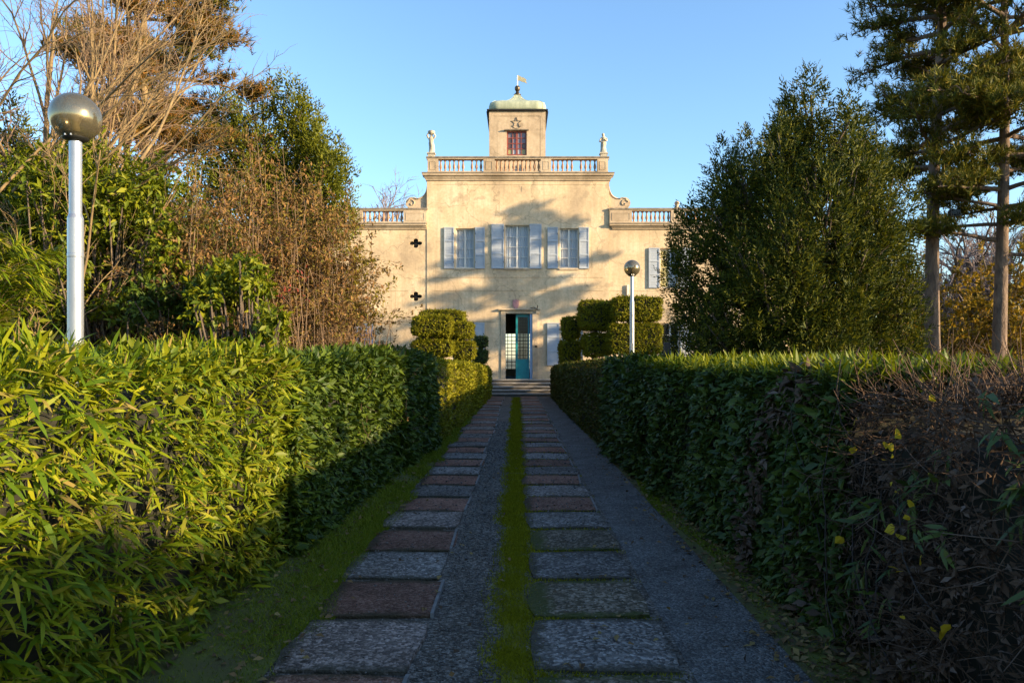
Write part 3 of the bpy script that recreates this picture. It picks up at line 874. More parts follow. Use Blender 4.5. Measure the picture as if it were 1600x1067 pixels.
# hall seen through the open leaf
HX0, HX1 = -1.6, 1.6
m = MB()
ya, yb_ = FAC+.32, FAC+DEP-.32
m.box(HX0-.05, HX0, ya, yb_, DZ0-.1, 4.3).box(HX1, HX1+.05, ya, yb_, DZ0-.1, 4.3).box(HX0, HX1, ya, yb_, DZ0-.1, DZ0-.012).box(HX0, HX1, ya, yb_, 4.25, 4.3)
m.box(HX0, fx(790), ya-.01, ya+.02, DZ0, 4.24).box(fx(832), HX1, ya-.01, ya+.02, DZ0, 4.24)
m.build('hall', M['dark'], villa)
gm = MB(); yg = FAC+DEP-.2
for i in range(9):
    xg = hx0 + (hx1-hx0)*i/8; gm.tube([(xg, yg, hz0), (xg, yg, hz1)], .018, 4)
for j in range(11):
    zg = hz0 + (hz1-hz0)*j/10; gm.tube([(hx0, yg+.01, zg), (hx1, yg+.01, zg)], .018, 4)
gm.build('hall_grille', M['iron'], villa)
# crest, lantern bracket, bell
cx, cz = fx(806), fz(476)
MB().prism([(cx-.14, cz+.14), (cx-.15, cz-.02), (cx-.09, cz-.15), (cx, cz-.21), (cx+.09, cz-.15), (cx+.15, cz-.02), (cx+.14, cz+.14)], FAC-.05, FAC-.001).build('crest', M['crest'], villa)
MB().prism([(cx-.13, cz+.145), (cx+.13, cz+.145), (cx+.16, cz+.24), (cx+.08, cz+.19), (cx, cz+.26), (cx-.08, cz+.19), (cx-.16, cz+.24)], FAC-.045, FAC-.001).build('crest_crown', M['crest'], villa)
bx_, bz_ = fx(838), fz(484)
MB().tube([(bx_-.3, FAC-.02, bz_+.06), (bx_-.12, FAC-.16, bz_+.10), (bx_+.03, FAC-.2, bz_+.02)], .022, 6).tube([(bx_+.03, FAC-.01, bz_-.02), (bx_+.03, FAC-.2, bz_+.02), (bx_+.06, FAC-.22, bz_+.2)], .02, 6).build('lantern_bracket', M['bronze'], villa)
MB().bevbox(bx_-.02, bx_+.14, FAC-.12, FAC-.002, bz_-.16, bz_-.03, .02).build('lantern', M['stone'], villa)
MB().bevbox(fx(835.5), fx(839.5), FAC-.085, FAC-.051, fz(542.5), fz(540), .01).build('door_bell', M['iron'], villa)
MB().box(fx(979.5), fx(983), FAC-.06, FAC-.012, fz(470), fz(445)).build('white_conduit', M['white'], villa)
# steps
for i in range(5):
    zt = DZ0 - .012 - i*.147
    y0 = FAC - .30 - .30*i
    ex = .06*i
    stp = MB().box(-1.75-ex, 2.0+ex, y0+.05, FAC-.001-.0005*i, zt-.147 if i < 4 else -.02, zt-.046).build('step', M['step'], villa)
    n_ = 5
    for k in range(n_):                         # tread stones with a projecting nosing
        a_ = -1.78-ex + (3.81+2*ex)*k/n_; b_ = -1.78-ex + (3.81+2*ex)*(k+1)/n_ - .006
        MB().bevbox(a_, b_, y0 + .006*math.sin(k*5+i), min(y0+.33, FAC-.002), zt-.0455, zt + .004*math.sin(k*3+i*2), .01).build('tread_stone', M['tread'], stp)

# statues on the corner piers
def statue(px, flip, label, raised):
    d = FAC + .02
    x, z0 = (px-PX0)/FPX*d, ZB1 - .019
    g = empty('statue', (x, d, z0), label, 'statue', None)
    pl = MB().bevbox(x-.15, x+.15, d-.15, d+.15, z0, z0+.12, .02).bevbox(x-.19, x+.19, d-.17, d+.17, z0+.121, z0+.19, .02).build('plinth', M['statue'], g)
    n = 16
    # draped figure as one surface: (z, rx, ry, dx)
    prof = [(0,.15,.13,.0),(.06,.14,.12,.01),(.16,.125,.11,.015),(.28,.12,.105,.02),(.38,.125,.11,.01),(.46,.115,.10,-.005),(.54,.10,.085,-.01),(.62,.125,.09,-.01),(.69,.14,.09,-.005),(.735,.10,.075,0),(.76,.05,.05,.005),(.785,.045,.045,.01),(.81,.062,.062,.015),(.85,.07,.07,.02),(.89,.06,.06,.02),(.925,.02,.02,.02)]
    if raised: prof = prof[:10] + [(.76,.07,.06,.01),(.80,.05,.05,.01)]
    V = []; F = []; zb_ = z0 + .191
    r_ = np.random.default_rng(int(px))
    for z, rx, ry, dx in prof:
        for i in range(n):
            a = 2*math.pi*i/n
            f = 1 + (.12*math.sin(a*5 + z*9) if z < .5 else .03*math.sin(3*a))
            V.append((x + flip*dx + rx*f*math.cos(a), d + ry*f*math.sin(a), zb_ + z*1.0))
    for j in range(len(prof)-1):
        for i in range(n):
            k = (i+1) % n; F.append((j*n+i, j*n+k, (j+1)*n+k, (j+1)*n+i))
    F.append(tuple((len(prof)-1)*n+i for i in range(n)))
    body = MB().add(V, F)
    if raised:      # lifts a basket on the shoulder
        body.tube([(x-.13, d-.02, zb_+.68), (x-.19, d-.06, zb_+.80), (x-.12, d-.06, zb_+.92)], [.045,.04,.03], 7)
        body.tube([(x+.13, d-.02, zb_+.68), (x+.19, d-.06, zb_+.78), (x+.10, d-.06, zb_+.92)], [.045,.04,.03], 7)
        body.lathe(x, d, [(.05, zb_+.80), (.07, zb_+.86), (.15, zb_+.90), (.17, zb_+1.0), (.12, zb_+1.03)], 12)
    else:
        body.tube([(x-.12, d-.02, zb_+.67), (x-.19, d-.06, zb_+.52), (x-.06, d-.13, zb_+.46)], [.045,.04,.03], 7)
        body.tube([(x+.12, d-.02, zb_+.67), (x+.15, d-.10, zb_+.55), (x+.02, d-.13, zb_+.60)], [.045,.04,.03], 7)
    body.build('figure', M['statue'], g, True)
statue(674, 1, 'pale stone statue lifting a basket on the left corner of the roof balustrade', True)
statue(943, -1, 'weathered draped stone statue on the right corner of the roof balustrade', False)

# ------------------------------------------------------------------ globe lamps
def lamp(px, globe_py, d, rg, r_low, r_up, step_py, label):
    x = wx(px, d); zc = wz(globe_py, d)
    g = empty('globe_lamp', (x, d, 0), label, 'lamp', 'globe lamps behind the hedges')
    zs = wz(step_py, d); zt = zc - rg*.93
    MB().lathe(x, d, [(r_low, 0), (r_low, zs-.03), (r_up*1.02, zs+.004), (r_up, zs+.02), (r_up, zt)], 36).build('pole', M['steel'], g)
    MB().lathe(x, d, [(r_low*1.02, zs-.36), (r_low*1.03, zs-.355), (r_low*1.03, zs-.33), (r_low*1.02, zs-.325)], 20).build('pole_band', M['steel'], g, True)
    MB().box(x-.028, x+.028, d-r_low-.006, d-r_low+.02, zs-1.25, zs-1.05).build('access_hatch', M['steel'], g)
    for a_ in (-.06, .06): MB().lathe(x+a_*.4, d-rg*.5-.004, [(.008, zt+.008), (.008, zt+.022)], 6).build('bolt', M['steel'], g)
    MB().lathe(x, d, [(r_up*1.05, zt-.02), (rg*.50, zt), (rg*.52, zt+.03), (rg*.46, zt+.05)], 24).build('collar', M['black'], g, True)
    prof = [(rg*math.sin(a), zc - rg*math.cos(a)) for a in np.linspace(.46, math.pi-.01, 26)]
    MB().lathe(x, d, prof, 40, caps=False).build('globe', M['globe'], g, True)
    MB().lathe(x, d, [(.035, zt+.05), (.035, zc-.08), (.028, zc-.06), (.05, zc+.0), (.052, zc+.05), (.03, zc+.09), (.005, zc+.1)], 14).build('bulb', M['bulb'], g, True)
    MB().lathe(x, d, [(.05, zc+rg*.86), (.05, zc+rg*.9), (.01, zc+rg*.91)], 14).build('vent_disc', M['black'], g, True)
lamp(118, 184, 6.2, .2, .062, .049, 336, 'near globe lamp on galvanised pole behind the bright bamboo hedge')
lamp(987.5, 419, 18.1, .2, .056, .045, 470, 'far globe lamp on thin pole in front of the right topiary')

# dark post in the right hedge
d = 9.8
x = wx(1042, d)
pg = MB().bevbox(x-.04, x+.04, d-.04, d+.04, 0, wz(535, d), .012).build('post', M['wood'])
tag(pg, 'dark weathered wooden post standing in the right hedge', 'post')

# ------------------------------------------------------------------ hedges
class Hedge:
    """surface of a hedge: face line xf(y), height h(y), width w, on side sgn"""
    def __init__(s, sgn, xf, h, w, y0, y1, rc=.18, bulge=None):
        s.sgn, s.xf, s.h, s.w, s.y0, s.y1, s.rc, s.bulge = sgn, xf, h, w, y0, y1, rc, bulge
    def sample(s, r, n, near=True, back=.25, seed=1, amp=.06):
        y = (s.y0 * (s.y1 / s.y0) ** r.random(n)) if near else r.uniform(s.y0, s.y1, n)
        hh = s.h(y); u = r.random(n)
        # perimeter: face, top, part of the back
        Lf, Lt, Lb = hh, s.w, hh * back
        tot = Lf + Lt + Lb; q = u * tot
        face = q < Lf; top = (q >= Lf) & (q < Lf + Lt)
        x = np.where(face, 0, np.where(top, q - Lf, s.w)); z = np.where(face, q, np.where(top, hh, hh - (q - Lf - Lt)))
        nx = np.where(face, -1., np.where(top, 0, 1.)); nz = np.where(top, 1., 0.)
        # round the shoulder
        cx, cz = s.rc, hh - s.rc
        cor = (x < cx) & (z > cz)
        dx, dz = x - cx, z - cz; L = np.maximum(np.hypot(dx, dz), 1e-6)
        x = np.where(cor, cx + dx / L * s.rc, x); z = np.where(cor, cz + dz / L * s.rc, z)
        nx = np.where(cor, dx / L, nx); nz = np.where(cor, dz / L, nz)
        P = np.stack([s.sgn * (s.xf(y) + x), y, z], 1)
        N = norm(np.stack([s.sgn * nx, np.zeros(n), nz], 1))
        P = P + N * (lumps(P, 2.2, seed) * amp)[:, None]
        return P, N
    def core(s, name, parent, inset=.09):
        ny = max(4, int((s.y1 - s.y0) / .5)); ys = np.linspace(s.y0 + .03, s.y1 - .03, ny)
        m = MB(); V = []; F = []
        for y in ys:
            h = float(s.h(np.array([y]))[0]) - inset; x0 = float(s.xf(np.array([y]))[0]) + inset; x1 = x0 + s.w - 2*inset
            c = s.rc
            for x, z in ((x0+.05, .02), (x0, .12), (x0, h-c), (x0+c*.4, h-c*.3), (x0+c, h), (x1, h), (x1, .02)):
                V.append((s.sgn*x, y, z))
        K = 7
        for j in range(ny-1):
            for i in range(K-1):
                F.append((j*K+i, j*K+i+1, (j+1)*K+i+1, (j+1)*K+i))
        F.append(tuple(range(K))); F.append(tuple((ny-1)*K+i for i in range(K-1, -1, -1)))
        return m.add(V, F).build(name, M['core'], parent)

def shoots(r, P, N, per, size, wid, spread, droop, lift, tpl, sizevar=.3, dist0=6., grow=2.2, face=1.1, out=.6):
    """fans of leaves at shoot tips"""
    n = len(P)
    sd = norm(N + rnd_unit(r, n) * .75 + np.array([0, 0, lift]))
    k = per
    PP = np.repeat(P, k, 0); SD = np.repeat(sd, k, 0); NN = np.repeat(N, k, 0)
    m = n * k
    T = norm(SD * out + rnd_unit(r, m) * spread + np.array([0, 0, -droop]))
    PP = PP + SD * (r.uniform(-.5, .25, m) * size)[:, None] + rnd_unit(r, m) * (size * .18)
    sc = np.clip(PP[:, 1] / dist0, 1, grow)
    up_ = norm(np.array([0, 0, .7]) + NN * face + rnd_unit(r, m) * .55)
    L = size * sc * (1 + r.normal(size=m) * sizevar).clip(.45, 1.8)
    return leaf_batch(tpl, PP, T, up_, L, L * wid * r.uniform(.75, 1.25, m)), (PP, T, up_, L)

def xl(y): return np.interp(y, [0, 3.5, 6.5, 15, 24, 33], [2.22, 2.08, 1.92, 1.55, 1.32, 1.16])
def xr(y): return np.interp(y, [0, 3.5, 7, 13, 20, 33], [1.95, 1.92, 1.82, 1.62, 1.52, 1.50])
const = lambda v: (lambda y: np.full(np.shape(y), v))

# left: bamboo, then laurel, then the clipped box end
r = np.random.default_rng(21)
hb = Hedge(-1, xl, const(1.72), 1.35, .6, 6.6)
g = empty('bamboo_hedge', (-2.6, 3.6, 0), 'bright yellow green bamboo hedge nearest the camera at left', 'hedge')
hb.core('stems', g, .26)  # solid dark core added to stop light, not separate stems
P, N = hb.sample(r, 7800, True, .15, 3, .13)
P = P - N*np.abs(r.normal(size=len(P)))[:, None]*.09
keep = lumps(P, 4.5, 9) > -.85; P, N = P[keep], N[keep]
b1, (PP, TT, UU, LL) = shoots(r, P, norm(N + np.array([.0, -.25, 0])), 6, .105, .13, .55, .2, .2, BLADE, .42, 9, 1.3, face=.55, out=.9)
P, N = hb.sample(r, 4200, True, .1, 3, .13)
keep = (lumps(P, 2.0, 10) + (P[:, 1]-4.2)*.35 > .0); P, N = P[keep], N[keep]
b2, _ = shoots(r, P, N, 5, .075, .38, .8, .2, .1, DIAM, .4, 9, 1.3)
leaves_obj('laurel_leaves', [b2], M['bright'], g)['kind'] = 'stuff'
leaves_obj('leaf_mass', [b1], M['bamboo'], g)['kind'] = 'stuff'
# the leaves that show largest are pieces of their own
lm = []
for k in range(4):
    V = BLADE[0].copy(); V[:, 1] *= .125 + .018*k; V[:, 2] *= .6 + .3*k
    me = bpy.data.meshes.new('leaf'); me.from_pydata([tuple(v) for v in V], [], [(0,2,1), (3,4,5), (1,2,4,3)]); me.update(); me.materials.append(M['bamboo']); lm.append(me)
P, N = hb.sample(r, 1400, True, 0, 3, .08)
P = P[(P[:, 1] > 2.9) & (P[:, 1] < 5.2)][:280]
sd = norm(np.array([1., -.3, -.1]) + rnd_unit(r, len(P)) * .7)
for i in range(len(P)):
    t = Vector(sd[i]); nn = Vector((0, 0, 1)) + Vector(rnd_unit(r, 1)[0]) * .4
    bb = nn.cross(t).normalized(); nn = t.cross(bb)
    Ls = r.uniform(.12, .19)
    mt = Matrix(((t.x, bb.x, nn.x), (t.y, bb.y, nn.y), (t.z, bb.z, nn.z))) * Ls
    o = link('leaf', lm[i % 4], None, g)
    mt4 = mt.to_4x4(); mt4.translation = Vector(P[i]) + Vector((.03, 0, 0))
    o.matrix_basis = mt4

def hedge(name, label, H, nshoot, per, size, wid, mat, seed, spread=.7, droop=.1, lift=.2, tpl=LEAF, near=True, amp=.06, extra=None, back=.25, dist0=8, grow=1.8):
    r = np.random.default_rng(seed)
    g = empty(name, (H.sgn*(float(H.xf(np.array([H.y0]))[0])+H.w/2), (H.y0+H.y1)/2, 0), label, 'hedge')
    H.core('dark_core', g)
    P, N = H.sample(r, nshoot, near, back, seed, amp)
    P = P - N*np.abs(r.normal(size=len(P)))[:, None]*.03
    keep = lumps(P, 4.0, seed+5) > -.7; P, N = P[keep], N[keep]
    b, _ = shoots(r, P, N, per, size, wid, spread, droop, lift, tpl, .38, dist0, grow)
    leaves_obj('foliage', [b], mat, g)['kind'] = 'stuff'
    return g
hedge('laurel_hedge', 'dark glossy laurel hedge in the middle of the left side', Hedge(-1, xl, lambda y: np.interp(y, [6, 10, 14], [1.72, 1.75, 1.74]), 1.3, 6.3, 14.0), 11000, 5, .075, .42, M['laurel'], 31, droop=.2, amp=.1, tpl=DIAM)
def xl_sc(y):                                  # upright clipped waves along the far end
    return xl(y) - .10 * np.abs(np.sin((y - 14) * math.pi / 3.1)) ** .6 + .05
def hl_far(y): return np.interp(y, [13.6, 15, 17, 22, 32.4], [1.74, 1.70, 1.66, 1.57, 1.34])
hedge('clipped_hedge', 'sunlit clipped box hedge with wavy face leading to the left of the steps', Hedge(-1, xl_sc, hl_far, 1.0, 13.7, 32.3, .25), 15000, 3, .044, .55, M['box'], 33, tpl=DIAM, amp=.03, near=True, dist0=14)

# right: dry brown creeper, then ivy green, then the clipped end
hedge('ivy_hedge', 'dark green hedge with bright grassy top along the right side of the drive', Hedge(1, xr, lambda y: np.interp(y, [3, 6, 13.5], [1.58, 1.60, 1.63]), 1.35, 4.3, 13.2), 11000, 5, .070, .50, M['ivy'], 41, droop=.25, amp=.11, tpl=DIAM)
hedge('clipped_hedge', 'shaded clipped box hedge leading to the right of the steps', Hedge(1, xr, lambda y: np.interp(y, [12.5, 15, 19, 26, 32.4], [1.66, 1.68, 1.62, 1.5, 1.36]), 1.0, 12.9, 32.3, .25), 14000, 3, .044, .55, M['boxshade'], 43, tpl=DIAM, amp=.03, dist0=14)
r = np.random.default_rng(44)
hi = [o for o in C.objects if o.name.startswith('ivy_hedge')][0]
n = 2600
y = 4.2*(10.5/4.2)**r.random(n); x = xr(y) + r.uniform(.0, 1.3, n)
P = np.stack([x, y, np.full(n, 1.60)], 1)
b, _ = shoots(r, P, np.tile(norm(np.array([[.3, -.2, 1.]])), (n, 1)), 5, .10, .14, .6, .0, .2, BLADE, .5, 7, 1.5)
leaves_obj('grassy_top', [b], M['bright'], hi)['kind'] = 'stuff'
# dry part
r = np.random.default_rng(45)
hd = Hedge(1, xr, lambda y: np.interp(y, [2.1, 2.6], [2.0, 1.56]), 1.4, .6, 4.5)
g = empty('dry_hedge', (2.6, 2.6, 0), 'withered brown creeper hedge nearest the camera at right', 'hedge')
hd.core('dark_core', g, .26)
P, N = hd.sample(r, 6800, True, .1, 5, .10)
n = len(P)
T = norm(N * .5 + rnd_unit(r, n) + np.array([0, 0, .2]))
K = 4
t = np.linspace(0, 1, K)
L = r.uniform(.12, .38, n)
cur = rnd_unit(r, n)
PL = P[:, None] - N[:, None] * .06 + T[:, None] * (t[None, :, None] * L[:, None, None]) + cur[:, None] * (np.sin(t * 3.0)[None, :, None] * (L * .22)[:, None, None])
RR = np.linspace(1, .45, K)[None] * r.uniform(.0016, .0042, n)[:, None]
tubes_obj('twigs', [(PL, RR, 3)], M['dry'], g)['kind'] = 'stuff'
P, N = hd.sample(r, 8500, True, .1, 5, .10)
P = P - N*np.abs(r.normal(size=len(P)))[:, None]*.07
b, _ = shoots(r, P, N, 3, .042, .40, 1.2, .25, 0, DIAM, .35, 9, 1.2)
leaves_obj('withered_leaves', [b], M['dry'], g)['kind'] = 'stuff'
P, N = hd.sample(r, 900, True, 0, 5, .07)
P = P[lumps(P, 2.4, 8) > .2]
b, _ = shoots(r, P, norm(np.array([-1., -.2, 0]) + 0*P), 5, .11, .16, .5, .35, .1, BLADE, .3, 9, 1.2)
leaves_obj('green_shoots', [b], M['ivy'], g)['kind'] = 'stuff'
n = 24; K = 8; t = np.linspace(0, 1, K)
y0_ = r.uniform(.8, 5.2, n); z0_ = r.uniform(0, .5, n)
PL = np.stack([(xr(y0_)[:, None] - .02 + .05*np.sin(t*5)[None]*r.normal(size=n)[:, None]), y0_[:, None] + t[None]*r.normal(size=n)[:, None]*.5, z0_[:, None] + t[None]*r.uniform(.5, 1.4, n)[:, None]], 2)
PL += np.cumsum(r.normal(size=(n, K, 3))*.03, 1)*np.array([.4, 1, 1])
tubes_obj('creeper_stems', [(PL, np.linspace(1, .4, K)[None]*r.uniform(.003, .008, n)[:, None], 6)], M['wood'], g)
hm = Hedge(1, xr, const(1.58), 1.35, 3.6, 6.2)
P, N = hm.sample(r, 2200, True, .1, 5, .12)
P = P[lumps(P, 3.0, 12) > .15]
b, _ = shoots(r, P, norm(np.array([-1., -.2, .3]) + 0*P), 4, .06, .4, 1.1, .25, 0, LEAF, .4, 9, 1.2)
leaves_obj('withered_patches', [b], M['dry'], g)['kind'] = 'stuff'
# yellow leaves that can be picked out one by one
me = bpy.data.meshes.new('yellow_leaf')
me.from_pydata([(0,0,0), (.25,-.36,.05), (.6,-.42,.08), (1,0,-.1), (.6,.42,.08), (.25,.36,.05), (.5,0,-.03)], [], [(0,6,1),(1,6,2),(2,6,3),(3,6,4),(4,6,5),(5,6,0)]); me.update(); me.materials.append(M['yellow'])
for i, (px, py) in enumerate([(1475,620), (1408,709), (1396,718), (1410,702), (1418,672), (1348,698), (1406,757), (1418,770), (1436,781), (1411,822), (1420,843), (1436,808), (1376,704), (1425,892), (1450,880), (1330,840), (1395,690), (1428,965), (1470,985), (1500,975), (1483,985), (1418,890)]):
    d = 1.86 * FPX / (px - PX0)
    o = link('yellow_leaf', me, None, g)
    o.location = (1.86 - .04, d, max(wz(py, d), .04))
    o.rotation_euler = (R(60 + 50*math.sin(i*2.3)), R(40*math.sin(i*1.7) + 20), R(90 + 70*math.sin(i*3.1)))
    sl = .045 + .02*math.sin(i*5.1)
    o.scale = (sl, sl, sl)

# ------------------------------------------------------------------ topiary
def block_pts(r, n, x0, x1, y0, y1, z0, z1, rc=.2):
    """points on a rounded box"""
    c = np.array([(x0+x1)/2, (y0+y1)/2, (z0+z1)/2]); h = np.array([(x1-x0)/2, (y1-y0)/2, (z1-z0)/2])
    ar = np.array([h[1]*h[2], h[1]*h[2], h[0]*h[2], h[0]*h[2], h[0]*h[1], h[0]*h[1]])
    f = r.choice(6, n, p=ar/ar.sum())
    q = r.uniform(-1, 1, (n, 3)) * h
    ax = f // 2; sg = np.where(f % 2 == 0, -1, 1)
    q[np.arange(n), ax] = sg * h[ax]
    rc = min(rc, h.min() * .9)
    inn = np.clip(q, -(h-rc), h-rc); dlt = q - inn
    N = norm(dlt); q = inn + N * rc
    return q + c, N
def topiary(x_px, d, blocks, label, seed, dens=470, mat='box', size=.062):
    x = wx(x_px, d)
    g = empty('topiary', (x, d, 0), label, 'topiary', 'clipped topiary in front of the villa')
    r = np.random.default_rng(seed)
    top = max(wz(b[2], d) for b in blocks)
    pts = [np.array([[x, d, 0], [x+.04, d, top*.3], [x-.03, d, top*.6], [x, d, top-.2]])]
    groups = [(np.array(pts), np.array([[.07,.06,.05,.03]]), 8)]
    bs = []; br = []
    for (p0, p1, q0, q1, *dep) in blocks:
        dp = dep[0] if dep else min(1.0, max(.6, wx(p1, d)-wx(p0, d)))
        x0, x1, z1, z0 = wx(p0, d), wx(p1, d), wz(q0, d), wz(q1, d)
        A = 2*((x1-x0)*dp + (x1-x0)*(z1-z0) + dp*(z1-z0))
        n = int(A*dens)
        P, N = block_pts(r, n, x0, x1, d-dp/2, d+dp/2, z0, z1)
        P = P + N * (lumps(P, 3.5, seed) * .06)[:, None]
        b, _ = shoots(r, P, N, 3, size, .55, .8, .05, .15, DIAM, .3, 99, 1)
        bs.append(b)
        k_ = r.integers(0, len(P), max(20, n//14)); b, _ = shoots(r, P[k_] + N[k_]*.05, N[k_], 5, size*1.2, .4, .6, 0, .5, DIAM, .3, 99, 1)
        bs.append(b)
        mc = MB().bevbox(x0+.07, x1-.07, d-dp/2+.07, d+dp/2-.07, z0+.07, z1-.07, .06)
        br.append(mc)
        c = np.array([(x0+x1)/2, d, (z0+z1)/2])
        groups.append((np.array([[[x, d, z0*.75], [(x+c[0])/2, d, z0*.85], [c[0]*.8+x*.2, d, z0*.95], [c[0], d, z0+.1]]]), np.array([[.05,.045,.035,.025]]), 6))
        for k in range(5):
            e = np.array([r.uniform(x0+.1, x1-.1), d + r.uniform(-.3, .3)*dp, z0+.08])
            s_ = np.array([x*.5 + c[0]*.5, d, z0*.86])
            groups.append((np.array([[s_, s_*.6+e*.4+np.array([0,0,-.05]), s_*.25+e*.75, e]]), np.array([[.03,.025,.018,.012]]), 5))
    tubes_obj('trunk', groups, M['bark'], g)
    f = leaves_obj('clipped_foliage', bs, M[mat], g); f['kind'] = 'stuff'
    for b in br: b.build('dark_core', M['core'], g)  # solid dark filling of each block, added to stop light passing through
    return g
topiary(676, 28.0, [(646, 706, 495, 524), (646, 708, 533, 555)], 'clipped topiary with two stacked boxes at the far left of the left group', 51)
topiary(694, 29.6, [(657, 727, 487, 512), (655, 726, 525, 541)], 'taller box topiary behind the other two of the left group', 52)
topiary(724, 28.6, [(713, 739, 504, 528), (709, 741, 534, 562)], 'narrow two tiered topiary at the right of the left group', 53)
topiary(751, 31.6, [(741, 761, 526, 542), (740, 761, 547, 568)], 'small shaded topiary with two dark rounds beside the white shutter', 54, mat='ivy')  # darker leaf material puts this topiary's shade into its colour
topiary(992, 28.0, [(957, 1031, 466, 500), (951, 1031, 507, 551)], 'large two tiered topiary directly behind the far lamp pole', 55)
topiary(932, 29.0, [(905, 958, 472, 514), (911, 954, 523, 555)], 'tall clipped topiary in the middle of the right group', 56)
topiary(889, 29.8, [(878, 906, 497, 529), (875, 906, 534, 570)], 'narrow clipped topiary nearest the door in the right group', 57)

# ------------------------------------------------------------------ trees
def polyline(r, p, d0, L, K, wob, upb):
    pts = [np.array(p, float)]; dd = norm(d0)
    for i in range(K-1):
        dd = norm(dd + r.normal(size=3)*wob + np.array([0, 0, upb]))
        pts.append(pts[-1] + dd * (L/(K-1)))
    return np.array(pts)

MINR = .0035
def grow(r, p, d0, L, r0, lev, spec, out, K=7):
    """spec per level: (children, length ratio, spread, wobble, up bias)"""
    nchild, ratio, spread, wob, upb = spec[lev]
    K = 7 if lev < 2 else 4
    pts = polyline(r, p, d0, L, K, wob, upb)
    rad = np.linspace(r0, r0 * (.35 if lev < len(spec)-1 else .3), K)
    out.setdefault(lev, []).append((pts, rad))
    if lev + 1 >= len(spec): return
    tan = norm(np.gradient(pts, axis=0))
    for c in range(nchild):
        t = r.uniform(.25 if lev else .3, 1.0); f = t*(K-1); i = min(int(f), K-2)
        q = pts[i] + (pts[i+1]-pts[i])*(f-i)
        dd = norm(tan[i] + rnd_unit(r, 1)[0]*spread)
        rr = np.interp(t, [0, 1], [rad[0], rad[-1]])*.6
        grow(r, q, dd, L*ratio*r.uniform(.6, 1.2)*(1.15-.5*t), max(rr, MINR), lev+1, spec, out, K)

def out_groups(out, sides=(8, 6, 4, 3, 3)):
    return [(np.array([a for a, _ in out[l]]), np.array([b for _, b in out[l]]), sides[min(l, len(sides)-1)]) for l in sorted(out)]

def bare_tree(name, label, base, starts, spec, mat, seed, cat='tree', twigmat=None, group=None):
    g = empty(name, tuple(base), label, cat, group)
    r = np.random.default_rng(seed); out = {}
    for (p, dd, L, r0) in starts:
        grow(r, p, np.array(dd, float), L, r0, 0, spec, out)
    gr = out_groups(out)
    tubes_obj('trunk', gr[:2], mat, g)
    if len(gr) > 2:
        o = tubes_obj('twigs', gr[2:], twigmat or mat, g); o['kind'] = 'stuff'
    return g, out

def spray_tree(name, label, base, lobes, mat, seed, nspray, per, size, wid, trunk, barkmat, up=.55, shell=.5, cat='tree', spread=.55, gap=-.45):
    """evergreen whose crown is many flame shaped lobes of short sprays; lobes: (x,y,z centre,rx,rz)"""
    g = empty(name, tuple(base), label, cat)
    r = np.random.default_rng(seed)
    lob = np.array(lobes)
    w = lob[:, 3]**2 * lob[:, 4]; w = np.maximum(w, w.max()*.05); w = w**.75
    idx = r.choice(len(lob), nspray, p=w/w.sum())
    u = rnd_unit(r, nspray)
    rad = shell + (1-shell)*r.random(nspray)**.6
    q = u * rad[:, None]
    taper = np.clip(1.0 - .38*np.clip(q[:, 2], 0, 1), .3, 1)
    off = np.stack([q[:, 0]*lob[idx, 3]*taper, q[:, 1]*lob[idx, 3]*taper, q[:, 2]*lob[idx, 4]], 1)
    P = lob[idx, :3] + off
    keep = (lumps(P, 3.4, seed) > gap) & (P[:, 2] > .15)
    P, u = P[keep], u[keep]
    m = len(P); ax = norm(u*np.array([1, 1, .4]) + np.array([0, 0, up*1.3]) + rnd_unit(r, m)*.35)
    sl = size*r.uniform(1.3, 2.7, m)
    sd_ = norm(np.cross(ax, rnd_unit(r, m)))
    tk = np.tile(np.linspace(0, 1, per), m)
    A = np.repeat(ax, per, 0); SDE = np.repeat(sd_, per, 0)*np.tile(np.where(np.arange(per) % 2 == 0, 1., -1.), m)[:, None]
    PP = np.repeat(P, per, 0) + A*(tk*np.repeat(sl, per))[:, None]
    T = norm(A*.75 + SDE*spread*(1.2-tk)[:, None] + rnd_unit(r, m*per)*.28)
    Ll = size*(1.25-.55*tk)*r.uniform(.75, 1.25, m*per)
    b = leaf_batch(DIAM, PP, T, norm(np.repeat(norm(np.cross(ax, sd_)), per, 0) + rnd_unit(r, m*per)*.4), Ll, Ll*wid)
    leaves_obj('crown', [b], mat, g)['kind'] = 'stuff'
    gr = []
    tr = np.array(trunk, float)
    gr.append((tr[None, :, :3], tr[None, :, 3], 8))
    K = 6; tt = np.linspace(0, 1, K)
    BP, BR = [], []
    for l in lob:
        zt = max(.3, min(l[2] - .9*np.hypot(l[0]-tr[0, 0], l[1]-tr[0, 1]), tr[-1, 2]-.2))
        s_ = np.array([np.interp(zt, tr[:, 2], tr[:, 0]), np.interp(zt, tr[:, 2], tr[:, 1]), zt])
        e = l[:3] + np.array([0, 0, l[4]*.5])
        pts = s_[None]*(1-tt[:, None]) + e[None]*tt[:, None] + np.array([0, 0, -.25])*np.sin(tt*math.pi)[:, None]
        BP.append(pts + r.normal(size=(K, 3))*.04); BR.append(np.linspace(.05, .012, K))
        for k in range(5):
            e2 = l[:3] + rnd_unit(r, 1)[0]*np.array([l[3], l[3], l[4]])*.8
            p0 = pts[3]; pp = p0[None]*(1-tt[:, None]) + e2[None]*tt[:, None]
            BP.append(pp + r.normal(size=(K, 3))*.03); BR.append(np.linspace(.02, .005, K))
    gr.append((np.array(BP), np.array(BR), 5))
    tubes_obj('trunk', gr, barkmat, g)
    return g

